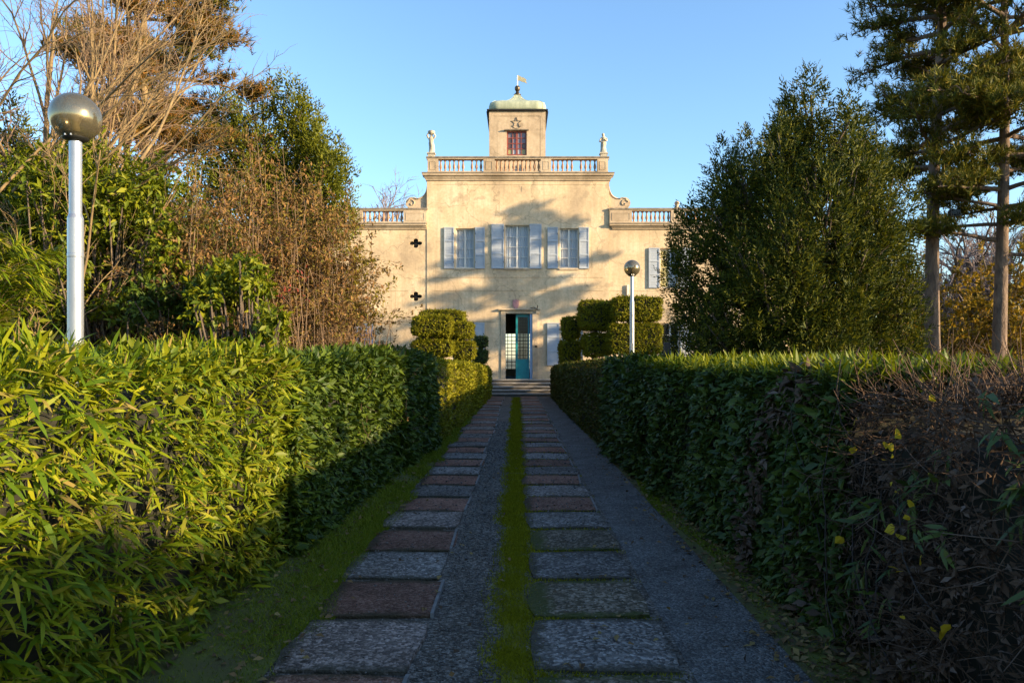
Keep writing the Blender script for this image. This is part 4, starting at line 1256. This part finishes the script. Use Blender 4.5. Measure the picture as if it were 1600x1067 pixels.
def pine(name, label, base, H, trunk_r, tiers, mat, seed, group=None, ntuft=60, nlen=.13, lean=0, clump=.28, barkmat='pinebark', top=True, nw=.007, per=22):
    """tiers: (z, azimuth deg, length, rise, droop)"""
    g = empty(name, tuple(base), label, 'tree', group)
    r = np.random.default_rng(seed)
    K = 10; tt = np.linspace(0, 1, K)
    tp = np.stack([base[0] + lean*tt*H + .06*np.sin(tt*5+seed), base[1] + .05*np.sin(tt*4), tt*H], 1)
    trn = tubes_obj('trunk', [(tp[None], (trunk_r*(1-.72*tt))[None], 12)], M[barkmat], g)
    BP, BR, TP, TD = [], [], [], []
    SP, SR = [], []
    for (z, az, L, rise, droop) in tiers:
        a = R(az); f = z/H*(K-1); i = min(int(f), K-2)
        s_ = tp[i] + (tp[i+1]-tp[i])*(f-i)
        k2 = 8; t2 = np.linspace(0, 1, k2)
        dirn = np.array([math.sin(a), math.cos(a), 0])
        pts = s_[None] + dirn[None]*(t2[:, None]*L) + np.array([0, 0, 1.])*((rise*t2 - droop*t2**2)*L)[:, None] + np.cumsum(r.normal(size=(k2, 3))*.03*L*.5, 0)*np.array([1, 1, .5])
        pts[0] = s_
        BP.append(pts); BR.append(np.linspace(.02+.014*L, .008, k2))
        nsub = int(6 + 5*L)
        for k in range(nsub):
            t = r.uniform(.28, 1)
            p0 = np.array([np.interp(t, t2, pts[:, c]) for c in range(3)])
            side = np.array([dirn[1], -dirn[0], 0])*r.choice([-1, 1])
            sl = (.25 + .5*(1-t))*L**.6*r.uniform(.4, 1.1)*.8
            e = p0 + (dirn*r.uniform(.2, .8) + side*r.uniform(.2, 1) + np.array([0, 0, r.uniform(.0, .45)]))*sl
            k3 = 5; t3 = np.linspace(0, 1, k3)
            sp = p0[None]*(1-t3[:, None]) + e[None]*t3[:, None] + np.array([0, 0, .08])*np.sin(t3*math.pi)[:, None]
            SP.append(sp); SR.append(np.linspace(.012, .005, k3))
            m = max(2, int(ntuft*sl/3))
            tq = r.uniform(.25, 1.05, m)
            pp = p0[None]*(1-tq[:, None]) + e[None]*tq[:, None] + r.normal(size=(m, 3))*clump*np.array([.4, .4, .22])
            TP.append(pp); TD.append(norm(dirn*.3 + (e-p0)/max(sl, .05)*.3 + np.array([0, 0, .9]) + r.normal(size=(m, 3))*.35))
    gp = [(np.array(BP), np.array(BR), 6), (np.array(SP), np.array(SR), 4)]
    tubes_obj('branches', gp, M[barkmat], g)
    TP = np.concatenate(TP); TD = np.concatenate(TD); n = len(TP)
    PP = np.repeat(TP, per, 0); DD = np.repeat(TD, per, 0)
    T = norm(DD + rnd_unit(r, n*per)*.95)
    PP = PP + DD * (r.uniform(-.5, .5, n*per)*nlen*.8)[:, None]
    b = leaf_batch(NEED, PP, T, rnd_unit(r, n*per), nlen*r.uniform(.7, 1.2, n*per), np.full(n*per, nw))
    leaves_obj('needles', [b], M[mat], g)['kind'] = 'stuff'
    return g, n

# --- right: the big yew
r = np.random.default_rng(61)
YD = 10.6
yb = at(1262, 0, YD); yb[2] = 0
lobes = []
env = [(226, 1195, 1335), (258, 1150, 1362), (290, 1122, 1374), (320, 1104, 1380), (360, 1084, 1384), (410, 1066, 1386), (460, 1050, 1388), (510, 1056, 1388), (560, 1076, 1388)]
ey = [e[0] for e in env]; e0 = [e[1] for e in env]; e1 = [e[2] for e in env]
for row, py in enumerate(np.arange(226, 590, 38)):
    a, b_ = np.interp(py, ey, e0), np.interp(py, ey, e1)
    wpx = b_ - a
    nl = max(2, int(round(wpx / 56)))
    for k in range(nl):
        px = a + wpx*(k + .5 + (.25 if row % 2 else -.25)*(nl > 2))/nl + r.normal()*9
        t = min(1, abs((px - (a+b_)/2)/(wpx/2)))
        half = wx(b_, YD) - wx(a, YD)
        dd = math.sqrt(max(0, 1-t*t))*half/2
        for sgn in (-1, -1, 1):
            if r.random() < (.15 if sgn < 0 else .5): continue
            p = at(px + r.normal()*13, py + r.normal()*13, YD); p[1] = YD + sgn*dd*r.uniform(.5, 1.12)
            sz = r.uniform(.65, 1.3)
            lobes.append((p[0], p[1], p[2], .25*sz, .60*sz))
trunk = [(yb[0], yb[1], 0, .17), (yb[0]+.03, yb[1], 1.2, .14), (yb[0]-.02, yb[1], 2.6, .10), (yb[0], yb[1], 4.0, .06), (yb[0], yb[1], 5.0, .02)]
spray_tree('yew_tree', 'large dark yew tree with ragged crown to the right of the villa', yb, lobes, M['yew'], 62, 21000, 6, .064, .31, trunk, M['bark'], up=.6, shell=.3, gap=-.55, spread=.7)

# --- right: two pines
pd = 12.0
pb = np.array([wx(1460, pd), pd, 0])
tiers = []
r = np.random.default_rng(71)
for z in np.arange(4.3, 9.3, .27):
    for k in range(3):
        az = r.uniform(0, 360)
        L = np.interp(z, [4.2, 5.5, 7.0, 9.3], [.8, 1.45, 1.6, .7])*r.uniform(.7, 1.15)
        tiers.append((z, az, L, r.uniform(.05, .35), r.uniform(.0, .25)))
pine('pine_tree', 'tall pine with bare trunk nearest the yew, crown reaching out of frame', pb, 9.6, .135, tiers, 'needle', 72, 'pines on the right', 105, .13, lean=.015, nw=.016, per=11)
pd2 = 11.5
pb2 = np.array([wx(1566, pd2), pd2, 0])
tiers = []
r = np.random.default_rng(73)
for z in np.arange(3.8, 8.6, .27):
    for k in range(3):
        az = r.uniform(0, 360)
        L = np.interp(z, [3.7, 5.0, 6.5, 8.6], [1.1, 1.6, 1.65, .8])*r.uniform(.7, 1.15)
        tiers.append((z, az, L, r.uniform(.0, .3), r.uniform(.0, .25)))
tiers += [(3.55, 285, 1.5, .3, .1), (3.3, 95, 1.2, .1, .1)]
pine('pine_tree', 'pine with straight trunk closer to the right edge of the picture', pb2, 9.0, .12, tiers, 'needle', 74, 'pines on the right', 105, .13, lean=.0, nw=.016, per=11)
# flood light clipped to the pine
fd = 11.8
fp = at(1491, 333, fd)
g = empty('flood_light', (fp[0], fp[1], fp[2]-.07), 'small black flood light on a pine branch at right', 'flood light')
MB().bevbox(fp[0]-.075, fp[0]+.075, fp[1]-.05, fp[1]+.05, fp[2]-.055, fp[2]+.055, .015).build('housing', M['black'], g)
MB().box(fp[0]-.06, fp[0]+.06, fp[1]-.055, fp[1]-.0505, fp[2]-.045, fp[2]+.04).build('lens', M['doorglass'], g)
MB().box(fp[0]-.012, fp[0]+.012, fp[1]-.01, fp[1]+.01, fp[2]-.13, fp[2]-.056).build('bracket', M['iron'], g)

# --- right background: autumn shrubs and bare trees
def twig_shrub(name, label, base, n, H, spreadR, mat, leafm, seed, nleaf, lsize, lean=(0, 0), lwid=.6, rad=.006, fill=.5, cat='shrub', zmin=.3, dens=5):
    """many upright stems from one stool with side twigs and leaves"""
    g = empty(name, tuple(base), label, cat)
    r = np.random.default_rng(seed)
    K = 7; t = np.linspace(0, 1, K)
    az = r.random(n)*6.28; rr = np.sqrt(r.random(n))*spreadR
    hh = H*(1 - .55*(rr/spreadR)**2)*r.uniform(.55, 1.05, n)
    b0 = np.array(base)[None] + np.stack([np.cos(az)*rr*.35, np.sin(az)*rr*.35, np.zeros(n)], 1)
    e0 = np.array(base)[None] + np.stack([np.cos(az)*rr + lean[0], np.sin(az)*rr + lean[1], hh], 1)
    PL = b0[:, None]*(1-t)[None, :, None] + e0[:, None]*t[None, :, None]
    bow = np.stack([np.cos(az), np.sin(az), np.zeros(n)], 1)*(rr*.4)[:, None]
    PL = PL + bow[:, None]*np.sin(t*math.pi)[None, :, None] + np.cumsum(r.normal(size=(n, K, 3))*.065, 1)
    RR = np.linspace(1, .35, K)[None]*(rad*r.uniform(.7, 1.6, n))[:, None]
    # side twigs
    m = n*dens; si = np.repeat(np.arange(n), dens); ft = r.uniform(.25, .98, m)*(K-1); ii = ft.astype(int)
    p0 = PL[si, ii] + (PL[si, np.minimum(ii+1, K-1)] - PL[si, ii])*(ft-ii)[:, None]
    td = norm(rnd_unit(r, m)*1.1 + np.array([0, 0, .6]) + bow[si]*.6)
    tl = r.uniform(.12, .45, m)*H/3
    k2 = 4; t2 = np.linspace(0, 1, k2)
    TW = p0[:, None] + td[:, None]*(t2[None, :, None]*tl[:, None, None]) + np.cumsum(r.normal(size=(m, k2, 3))*.012, 1)
    TR = np.linspace(1, .5, k2)[None]*np.full(m, rad*.45)[:, None]
    o = tubes_obj('stems', [(PL, RR, 4), (TW, TR, 3)], mat, g); o['kind'] = 'stuff'
    if nleaf:
        wt = (ft/(K-1))**1.2; j = r.choice(m, nleaf, p=wt/wt.sum()); q = r.random(nleaf)
        p = p0[j] + td[j]*(tl[j]*q*1.05)[:, None] + r.normal(size=(nleaf, 3))*.02
        keep = (p[:, 2] > zmin) & (lumps(p, 2.0, seed) > -.75 + (1-fill)*.8); p = p[keep]; nl = len(p)
        T = norm(td[j][keep]*.6 + rnd_unit(r, nl)*.9)
        b = leaf_batch(DIAM, p, T, norm(np.array([0, 0, 1.]) + rnd_unit(r, nl)*.8), lsize*r.uniform(.6, 1.4, nl), lsize*lwid*r.uniform(.7, 1.2, nl))
        leaves_obj('leaves', [b], leafm, g)['kind'] = 'stuff'
    return g
twig_shrub('autumn_shrub', 'yellow leaved shrub between the two pine trunks', np.array([wx(1515, 14.5), 14.5, 0]), 220, 4.0, 1.9, M['bark'], M['autumn'], 81, 24000, .08, lwid=.7, fill=.9)
twig_shrub('autumn_shrub', 'yellow leaved shrub right of the second pine trunk', np.array([wx(1640, 14), 14, 0]), 200, 3.9, 1.9, M['bark'], M['autumn'], 82, 18000, .08, lwid=.7, fill=.9)
twig_shrub('autumn_shrub', 'dull yellow shrub low between the yew and the first pine', np.array([wx(1425, 15.5), 15.5, 0]), 160, 3.2, 1.5, M['bark'], M['autumn'], 83, 12000, .08, lwid=.7, fill=.8)
spec = [(9, .55, .75, .10, .06), (7, .55, .8, .14, .03), (6, .55, .8, .16, .0), (4, .5, .9, .2, 0)]
for i, (px, dd, H, lab) in enumerate([(1530, 26, 6.5, 'thick bare tree behind the yellow shrub at right'), (1455, 24, 5.5, 'slim bare tree seen just behind the first pine trunk'), (1600, 25, 7.0, 'bare tree at the right edge behind the second pine'), (1490, 30, 8.5, 'tall thin bare tree between the pines, farthest back'), (1500, 20, 5.6, 'bushy bare tree close behind the yellow shrub between the pines'), (1425, 20, 5.0, 'small bare tree in the gap between the yew and the first pine'), (1585, 19, 5.6, 'bushy bare tree behind the right trunk, nearest of the bare trees')]):
    b = np.array([wx(px, dd), dd, 0])
    bare_tree('bare_tree', lab, b, [(b, (0, 0, 1), H*.75, .20), (b + np.array([.2, .1, 1.0]), (.3, 0, 1), H*.6, .12), (b + np.array([-.2, .1, 1.0]), (-.35, .1, 1), H*.6, .12)], spec, M['bark'], 90+i, group='bare trees in the right background', twigmat=M['greytwig'])
twig_shrub('twiggy_shrub', 'loose brown shrub behind the right hedge near the camera, added out of frame to dapple the left hedge', np.array([6.6, 4.3, 0]), 70, 4.4, 1.0, M['twig'], M['brush'], 84, 6000, .08, fill=.9, zmin=3.0, dens=3)  # unseen shrub added to break up sunlight on the left hedge
twig_shrub('twiggy_shrub', 'loose brown shrub behind the green right hedge, added out of frame to dapple the left hedge', np.array([7.6, 6.0, 0]), 90, 4.9, 1.1, M['twig'], M['brush'], 85, 10000, .08, fill=.9, zmin=3.2, dens=3)  # second unseen shrub, added for dappled shade farther along the left hedge
# the conifer beside the villa that throws the streaked shade on its front
r = np.random.default_rng(75)
cb = np.array([20.2, 26.0, 0])
tiers = []
for z in np.arange(5.4, 13.9, .40):
    for k in range(3 if z > 8 else 2):
        tiers.append((z, r.uniform(0, 360), np.interp(z, [5, 8, 11, 14], [1.6, 2.0, 1.8, .8])*r.uniform(.7, 1.1), r.uniform(-.05, .2), r.uniform(.05, .3)))
pine('pine_tree', 'pine with tiered branches beside the villa, beyond the right edge of the picture', cb, 14.2, .2, tiers, 'needle', 76, 'pines on the right', 55, .20, nw=.07, per=6)
cb = np.array([19.4, 24.0, 0])
tiers = []
for z in np.arange(4.2, 9.9, .40):
    for k in range(3):
        tiers.append((z, r.uniform(0, 360), np.interp(z, [4, 7, 10], [1.7, 1.5, .6])*r.uniform(.7, 1.1), r.uniform(-.05, .2), r.uniform(.05, .3)))
pine('pine_tree', 'shorter bushy pine beside the villa, beyond the right edge of the picture', cb, 10.2, .17, tiers, 'needle', 77, 'pines on the right', 55, .20, nw=.07, per=6)

# --- left side
# pine with rusty needles
r = np.random.default_rng(101)
ld = 17.0
lb = np.array([wx(228, ld), ld, 0])
tiers = []
for z in np.arange(6.2, 12.0, .33):
    for k in range(2):
        tiers.append((z, r.uniform(0, 360), np.interp(z, [6, 8, 10, 12], [1.9, 2.7, 2.6, 1.6])*r.uniform(.65, 1.1), r.uniform(.0, .3), r.uniform(.0, .2)))
pine('pine_tree', 'pine with rust tinged needles behind the bare branches at upper left', lb, 12.5, .15, tiers, 'rust', 102, None, 95, .18, nw=.022, clump=.4, barkmat='goldbark', per=10)
tiers = [(z, r.uniform(0, 360), r.uniform(1.2, 2.7), r.uniform(0, .3), r.uniform(0, .2)) for z in np.arange(7.6, 12.2, .24)]
lb2 = np.array([wx(200, 18.5), 18.5, 0])
pine('pine_tree', 'dark green pine rising out of the picture behind the rusty pine', lb2, 12.6, .13, tiers, 'needle', 103, None, 60, .18, nw=.023, clump=.4, per=10)

# cypress with sloping shoulder
r = np.random.default_rng(105)
CD = 23.0
lobes = []
cenv = [(118, 385, 425), (160, 350, 458), (200, 335, 500), (240, 325, 525), (280, 320, 552), (320, 320, 556), (370, 320, 540), (430, 320, 520), (500, 320, 520)]
ey = [e[0] for e in cenv]; e0 = [e[1] for e in cenv]; e1 = [e[2] for e in cenv]
for py in np.arange(186, 500, 24):
    a, b_ = np.interp(py, ey, e0), np.interp(py, ey, e1); wpx = b_-a
    nl = max(2, int(wpx/34))
    for k in range(nl):
        px = a + wpx*(k+.5)/nl + r.normal()*7
        for sgn in (-1, 1):
            if sgn > 0 and r.random() < .5: continue
            p = at(px, py + r.normal()*8, CD); p[1] = CD + sgn*r.uniform(.2, 1.4)
            sz = r.uniform(.8, 1.25)
            lobes.append((p[0], p[1], p[2], .38*sz, .85*sz))
cbse = np.array([wx(430, CD), CD, 0])
spray_tree('cypress_tree', 'yellow green cypress with sloping shoulder beside the left wing', cbse, lobes, M['cypress'], 106, 11500, 5, .145, .31, [(cbse[0], CD, 0, .2), (cbse[0], CD, 2, .17), (cbse[0]-.2, CD, 5.5, .11), (cbse[0]-.4, CD, 9.6, .03)], M['bark'], up=.8, shell=.3, spread=.7)

# brown twiggy shrub dome
twig_shrub('twiggy_shrub', 'big brown twiggy shrub left of the villa with dry seed heads', np.array([wx(395, 10.5), 10.5, 0]), 230, 4.8, 1.55, M['twig'], M['brush'], 111, 56000, .06, lwid=.5, rad=.006, fill=.9, dens=15)
twig_shrub('twiggy_shrub', 'olive brown twiggy shrub touching the left wing of the villa', np.array([wx(497, 10.9), 10.9, 0]), 150, 4.4, .85, M['twig'], M['brush'], 112, 42000, .06, lwid=.5, rad=.006, fill=.9, dens=15, zmin=2.2)
twig_shrub('twiggy_shrub', 'rusty brown shrub rising behind the glossy leaved bush', np.array([wx(295, 10.6), 10.6, 0]), 170, 4.5, 1.3, M['twig'], M['brush'], 113, 34000, .06, lwid=.5, rad=.006, fill=.9, dens=15)
twig_shrub('red_shrub', 'small shrub tip with dull red leaves among brown twigs', np.array([wx(478, 8.7), 8.7, 0]), 50, 2.75, .36, M['twig'], M['redleaf'], 114, 2600, .055, lwid=.35, rad=.004, zmin=2.4, fill=1, dens=8)
twig_shrub('leafy_shrub', 'olive leaved shrub at the left corner of the villa', np.array([wx(548, 11.0), 11.0, 0]), 100, 3.7, .5, M['twig'], M['olive'], 115, 11000, .055, lwid=.45, fill=.95, zmin=2.3)

r = np.random.default_rng(107)
lob2 = []
for py in np.arange(215, 520, 30):
    for px in np.arange(-40, 330, 30):
        if py < np.interp(px, [-40, 60, 130, 200, 330], [190, 215, 260, 300, 330]): continue
        p = at(px + r.normal()*8, py + r.normal()*8, 14.0); p[1] += r.normal()*.5
        lob2.append((p[0], p[1], p[2], .26*r.uniform(.8, 1.2), .45*r.uniform(.8, 1.2)))
lb3 = np.array([wx(110, 14.0), 14.0, 0])
spray_tree('cypress_bush', 'yellow green conifer bush filling the left edge behind the laurels', lb3, lob2, M['cypress'], 108, 7000, 6, .11, .32, [(lb3[0], 14.0, 0, .15), (lb3[0], 14.0, 2, .1), (lb3[0], 14.0, 4.0, .03)], M['bark'], up=.5, shell=.3, cat='shrub', spread=.7)
def leafy_bush(name, label, base, blobs, mat, seed, n, per, size, wid, cat='shrub'):
    g = empty(name, tuple(base), label, cat)
    r = np.random.default_rng(seed)
    bl = np.array(blobs); w = bl[:, 3]**2; idx = r.choice(len(bl), n, p=w/w.sum())
    u = rnd_unit(r, n); rad = r.random(n)**.4
    P = bl[idx, :3] + u*(rad*bl[idx, 3])[:, None]*np.array([1, 1, 1.1])
    keep = (lumps(P, 3.0, seed) > -.5) & (P[:, 2] > .1); P, u = P[keep], u[keep]
    b, _ = shoots(r, P, u, per, size, wid, .8, .25, .1, DIAM, .3, 99, 1)
    leaves_obj('leaves', [b], mat, g)['kind'] = 'stuff'
    K = 6; t = np.linspace(0, 1, K); BP = []
    for q in bl:
        for k in range(6):
            e = q[:3] + rnd_unit(r, 1)[0]*q[3]*.7
            s_ = np.array(base) + r.normal(size=3)*np.array([.12, .12, 0])
            BP.append(s_[None]*(1-t[:, None]) + e[None]*t[:, None] + r.normal(size=(K, 3))*.04)
    tubes_obj('stems', [(np.array(BP), np.tile(np.linspace(.03, .008, K), (len(BP), 1)), 5)], M['bark'], g)
    return g
r = np.random.default_rng(121)
def blobs_px(boxes, d, rad):
    out = []
    for (p0, p1, q0, q1, n) in boxes:
        for k in range(n):
            p = at(r.uniform(p0, p1), r.uniform(q0, q1), d + r.uniform(-.7, .7)); out.append((*p, rad*r.uniform(.75, 1.25)))
    return out
leafy_bush('laurel_bush', 'tall glossy laurel behind the near lamp pole', np.array([wx(170, 9.8), 9.8, 0]), blobs_px([(110, 270, 300, 540, 18), (50, 120, 270, 540, 9), (130, 240, 245, 330, 8)], 9.8, .42), M['bright'], 122, 3900, 6, .10, .34)
leafy_bush('laurel_bush', 'dull green laurel at the left edge behind the bamboo', np.array([wx(30, 10.2), 10.2, 0]), blobs_px([(-60, 80, 220, 540, 20)], 10.2, .48), M['bright'], 123, 3200, 6, .09, .36)
leafy_bush('leafy_shrub', 'bright green leafy bush in front of the brown twiggy shrub', np.array([wx(385, 8.8), 8.8, 0]), blobs_px([(320, 450, 445, 550, 12), (350, 410, 420, 450, 2)], 8.8, .24), M['bright'], 124, 1300, 6, .085, .42)
leafy_bush('leafy_shrub', 'dark leafy bush low between laurel and twiggy shrub', np.array([wx(270, 9.6), 9.6, 0]), blobs_px([(215, 330, 440, 560, 9)], 9.6, .36), M['laurel'], 125, 1300, 6, .08, .4)
leafy_bush('laurel_bush', 'shaded laurel filling the back behind the near lamp', np.array([wx(200, 13.2), 13.2, 0]), blobs_px([(60, 330, 330, 540, 22)], 13.2, .6), M['laurel'], 126, 3000, 6, .10, .4)
# bamboo clump at the left edge: arching plumes
r = np.random.default_rng(127)
g = empty('bamboo_clump', (wx(-40, 7.4), 7.4, 0), 'feathery bamboo plume arching in from the left edge', 'bamboo')
BP, PT, TT_ = [], [], []
K = 9; t = np.linspace(0, 1, K)
for k in range(26):
    b0 = np.array([wx(-60, 7.4) + r.normal()*.2, 7.4 + r.normal()*.25, 0])
    e = at(r.uniform(-60, 90), r.uniform(370, 480), 7.4 + r.normal()*.3)
    m_ = np.array([b0[0]*.7+e[0]*.3, e[1], e[2] + r.uniform(.2, .6)])
    pts = b0[None]*((1-t)**2)[:, None] + m_[None]*(2*t*(1-t))[:, None] + e[None]*(t**2)[:, None]
    BP.append(pts)
    for s_ in range(40):
        f = r.uniform(.45, 1.0)*(K-1); i = min(int(f), K-2)
        PT.append(pts[i] + (pts[i+1]-pts[i])*(f-i) + r.normal(size=3)*.03); TT_.append(norm(pts[i+1]-pts[i]) + np.array([.5, 0, -.35]))
tubes_obj('canes', [(np.array(BP), np.tile(np.linspace(.009, .003, K), (len(BP), 1)), 5)], M['goldbark'], g)
PT = np.array(PT); TT_ = norm(np.array(TT_)); n = len(PT)
PP = np.repeat(PT, 3, 0); T = norm(np.repeat(TT_, 3, 0) + rnd_unit(r, n*3)*.45)
b = leaf_batch(BLADE, PP, T, norm(np.array([0, 0, 1.]) + rnd_unit(r, n*3)*.5), r.uniform(.12, .24, n*3), r.uniform(.012, .022, n*3))
leaves_obj('leaves', [b], M['bamboo'], g)['kind'] = 'stuff'

# bare trees at the upper left
d = 11.5
b = np.array([wx(32, d), d, 0])
spec = [(15, .40, .55, .07, .05), (8, .5, .75, .12, .04), (6, .5, .8, .2, .02), (2, .5, .9, .25, 0)]
bare_tree('bare_tree', 'bare upright tree with several pale stems at the left edge', b, [(b, (-.02, 0, 1), 7.6, .085), (b+np.array([.1, 0, .4]), (.12, .05, 1), 7.2, .06), (b+np.array([-.2, 0, .3]), (-.12, 0, 1), 7.2, .07), (b+np.array([.2, 0, .5]), (.28, 0, 1), 6.5, .06), (b+np.array([-.5, .5, 0]), (-.05, 0, 1), 7.4, .07), (b+np.array([.5, .9, 0]), (.1, 0, 1), 7.6, .06)], spec, M['goldbark'], 131, twigmat=M['twig'])
# arching tree: limbs sweep up and to the right
d = 9.4
b = np.array([wx(60, d), d, 0])
starts = []
r = np.random.default_rng(133)
for (p0, p1) in [((60, 420), (390, 160)), ((20, 300), (330, 40)), ((120, 330), (470, 190)), ((-30, 330), (230, 10)), ((90, 250), (370, 80)), ((150, 260), (440, 130)), ((60, 330), (190, -20)), ((-60, 250), (140, -20)), ((220, 250), (400, 60))]:
    a_ = at(*p0, d + r.uniform(-.8, .8)); e = at(*p1, d + r.uniform(-1, 1)); v = e - a_
    starts.append((a_, norm(v) + np.array([0, 0, .15]), np.linalg.norm(v)*.95, .020))
    q = b + np.array([r.normal()*.15, r.normal()*.15, .6]); vv = a_ - q
    starts.append((q, norm(vv), np.linalg.norm(vv), .026))
starts += [(b, (.02, 0, 1), 1.6, .10), (b+np.array([.1, .1, 0]), (.10, .05, 1), 2.0, .08)]
spec = [(8, .42, .5, .09, -.01), (6, .5, .7, .16, .0), (5, .5, .85, .24, .0)]
bare_tree('bare_tree', 'golden lit bare tree with long limbs arching to the right', b, starts, spec, M['goldbark'], 134)
# far bare tree over the left wing
d = 55.0
MINR = .016
b = np.array([wx(585, d), d, 0])
spec = [(12, .5, .6, .08, .05), (8, .55, .7, .12, .03), (7, .55, .8, .16, .02), (4, .5, .9, .2, 0)]
bare_tree('bare_tree', 'rounded bare tree rising behind the left wing of the villa', b, [(b, (0, 0, 1), 12.0, .3), (b+np.array([0, 0, 5.]), (.4, 0, 1), 7.0, .2), (b+np.array([0, 0, 5.]), (-.4, 0, 1), 7.0, .2)], spec, M['greytwig'], 136)
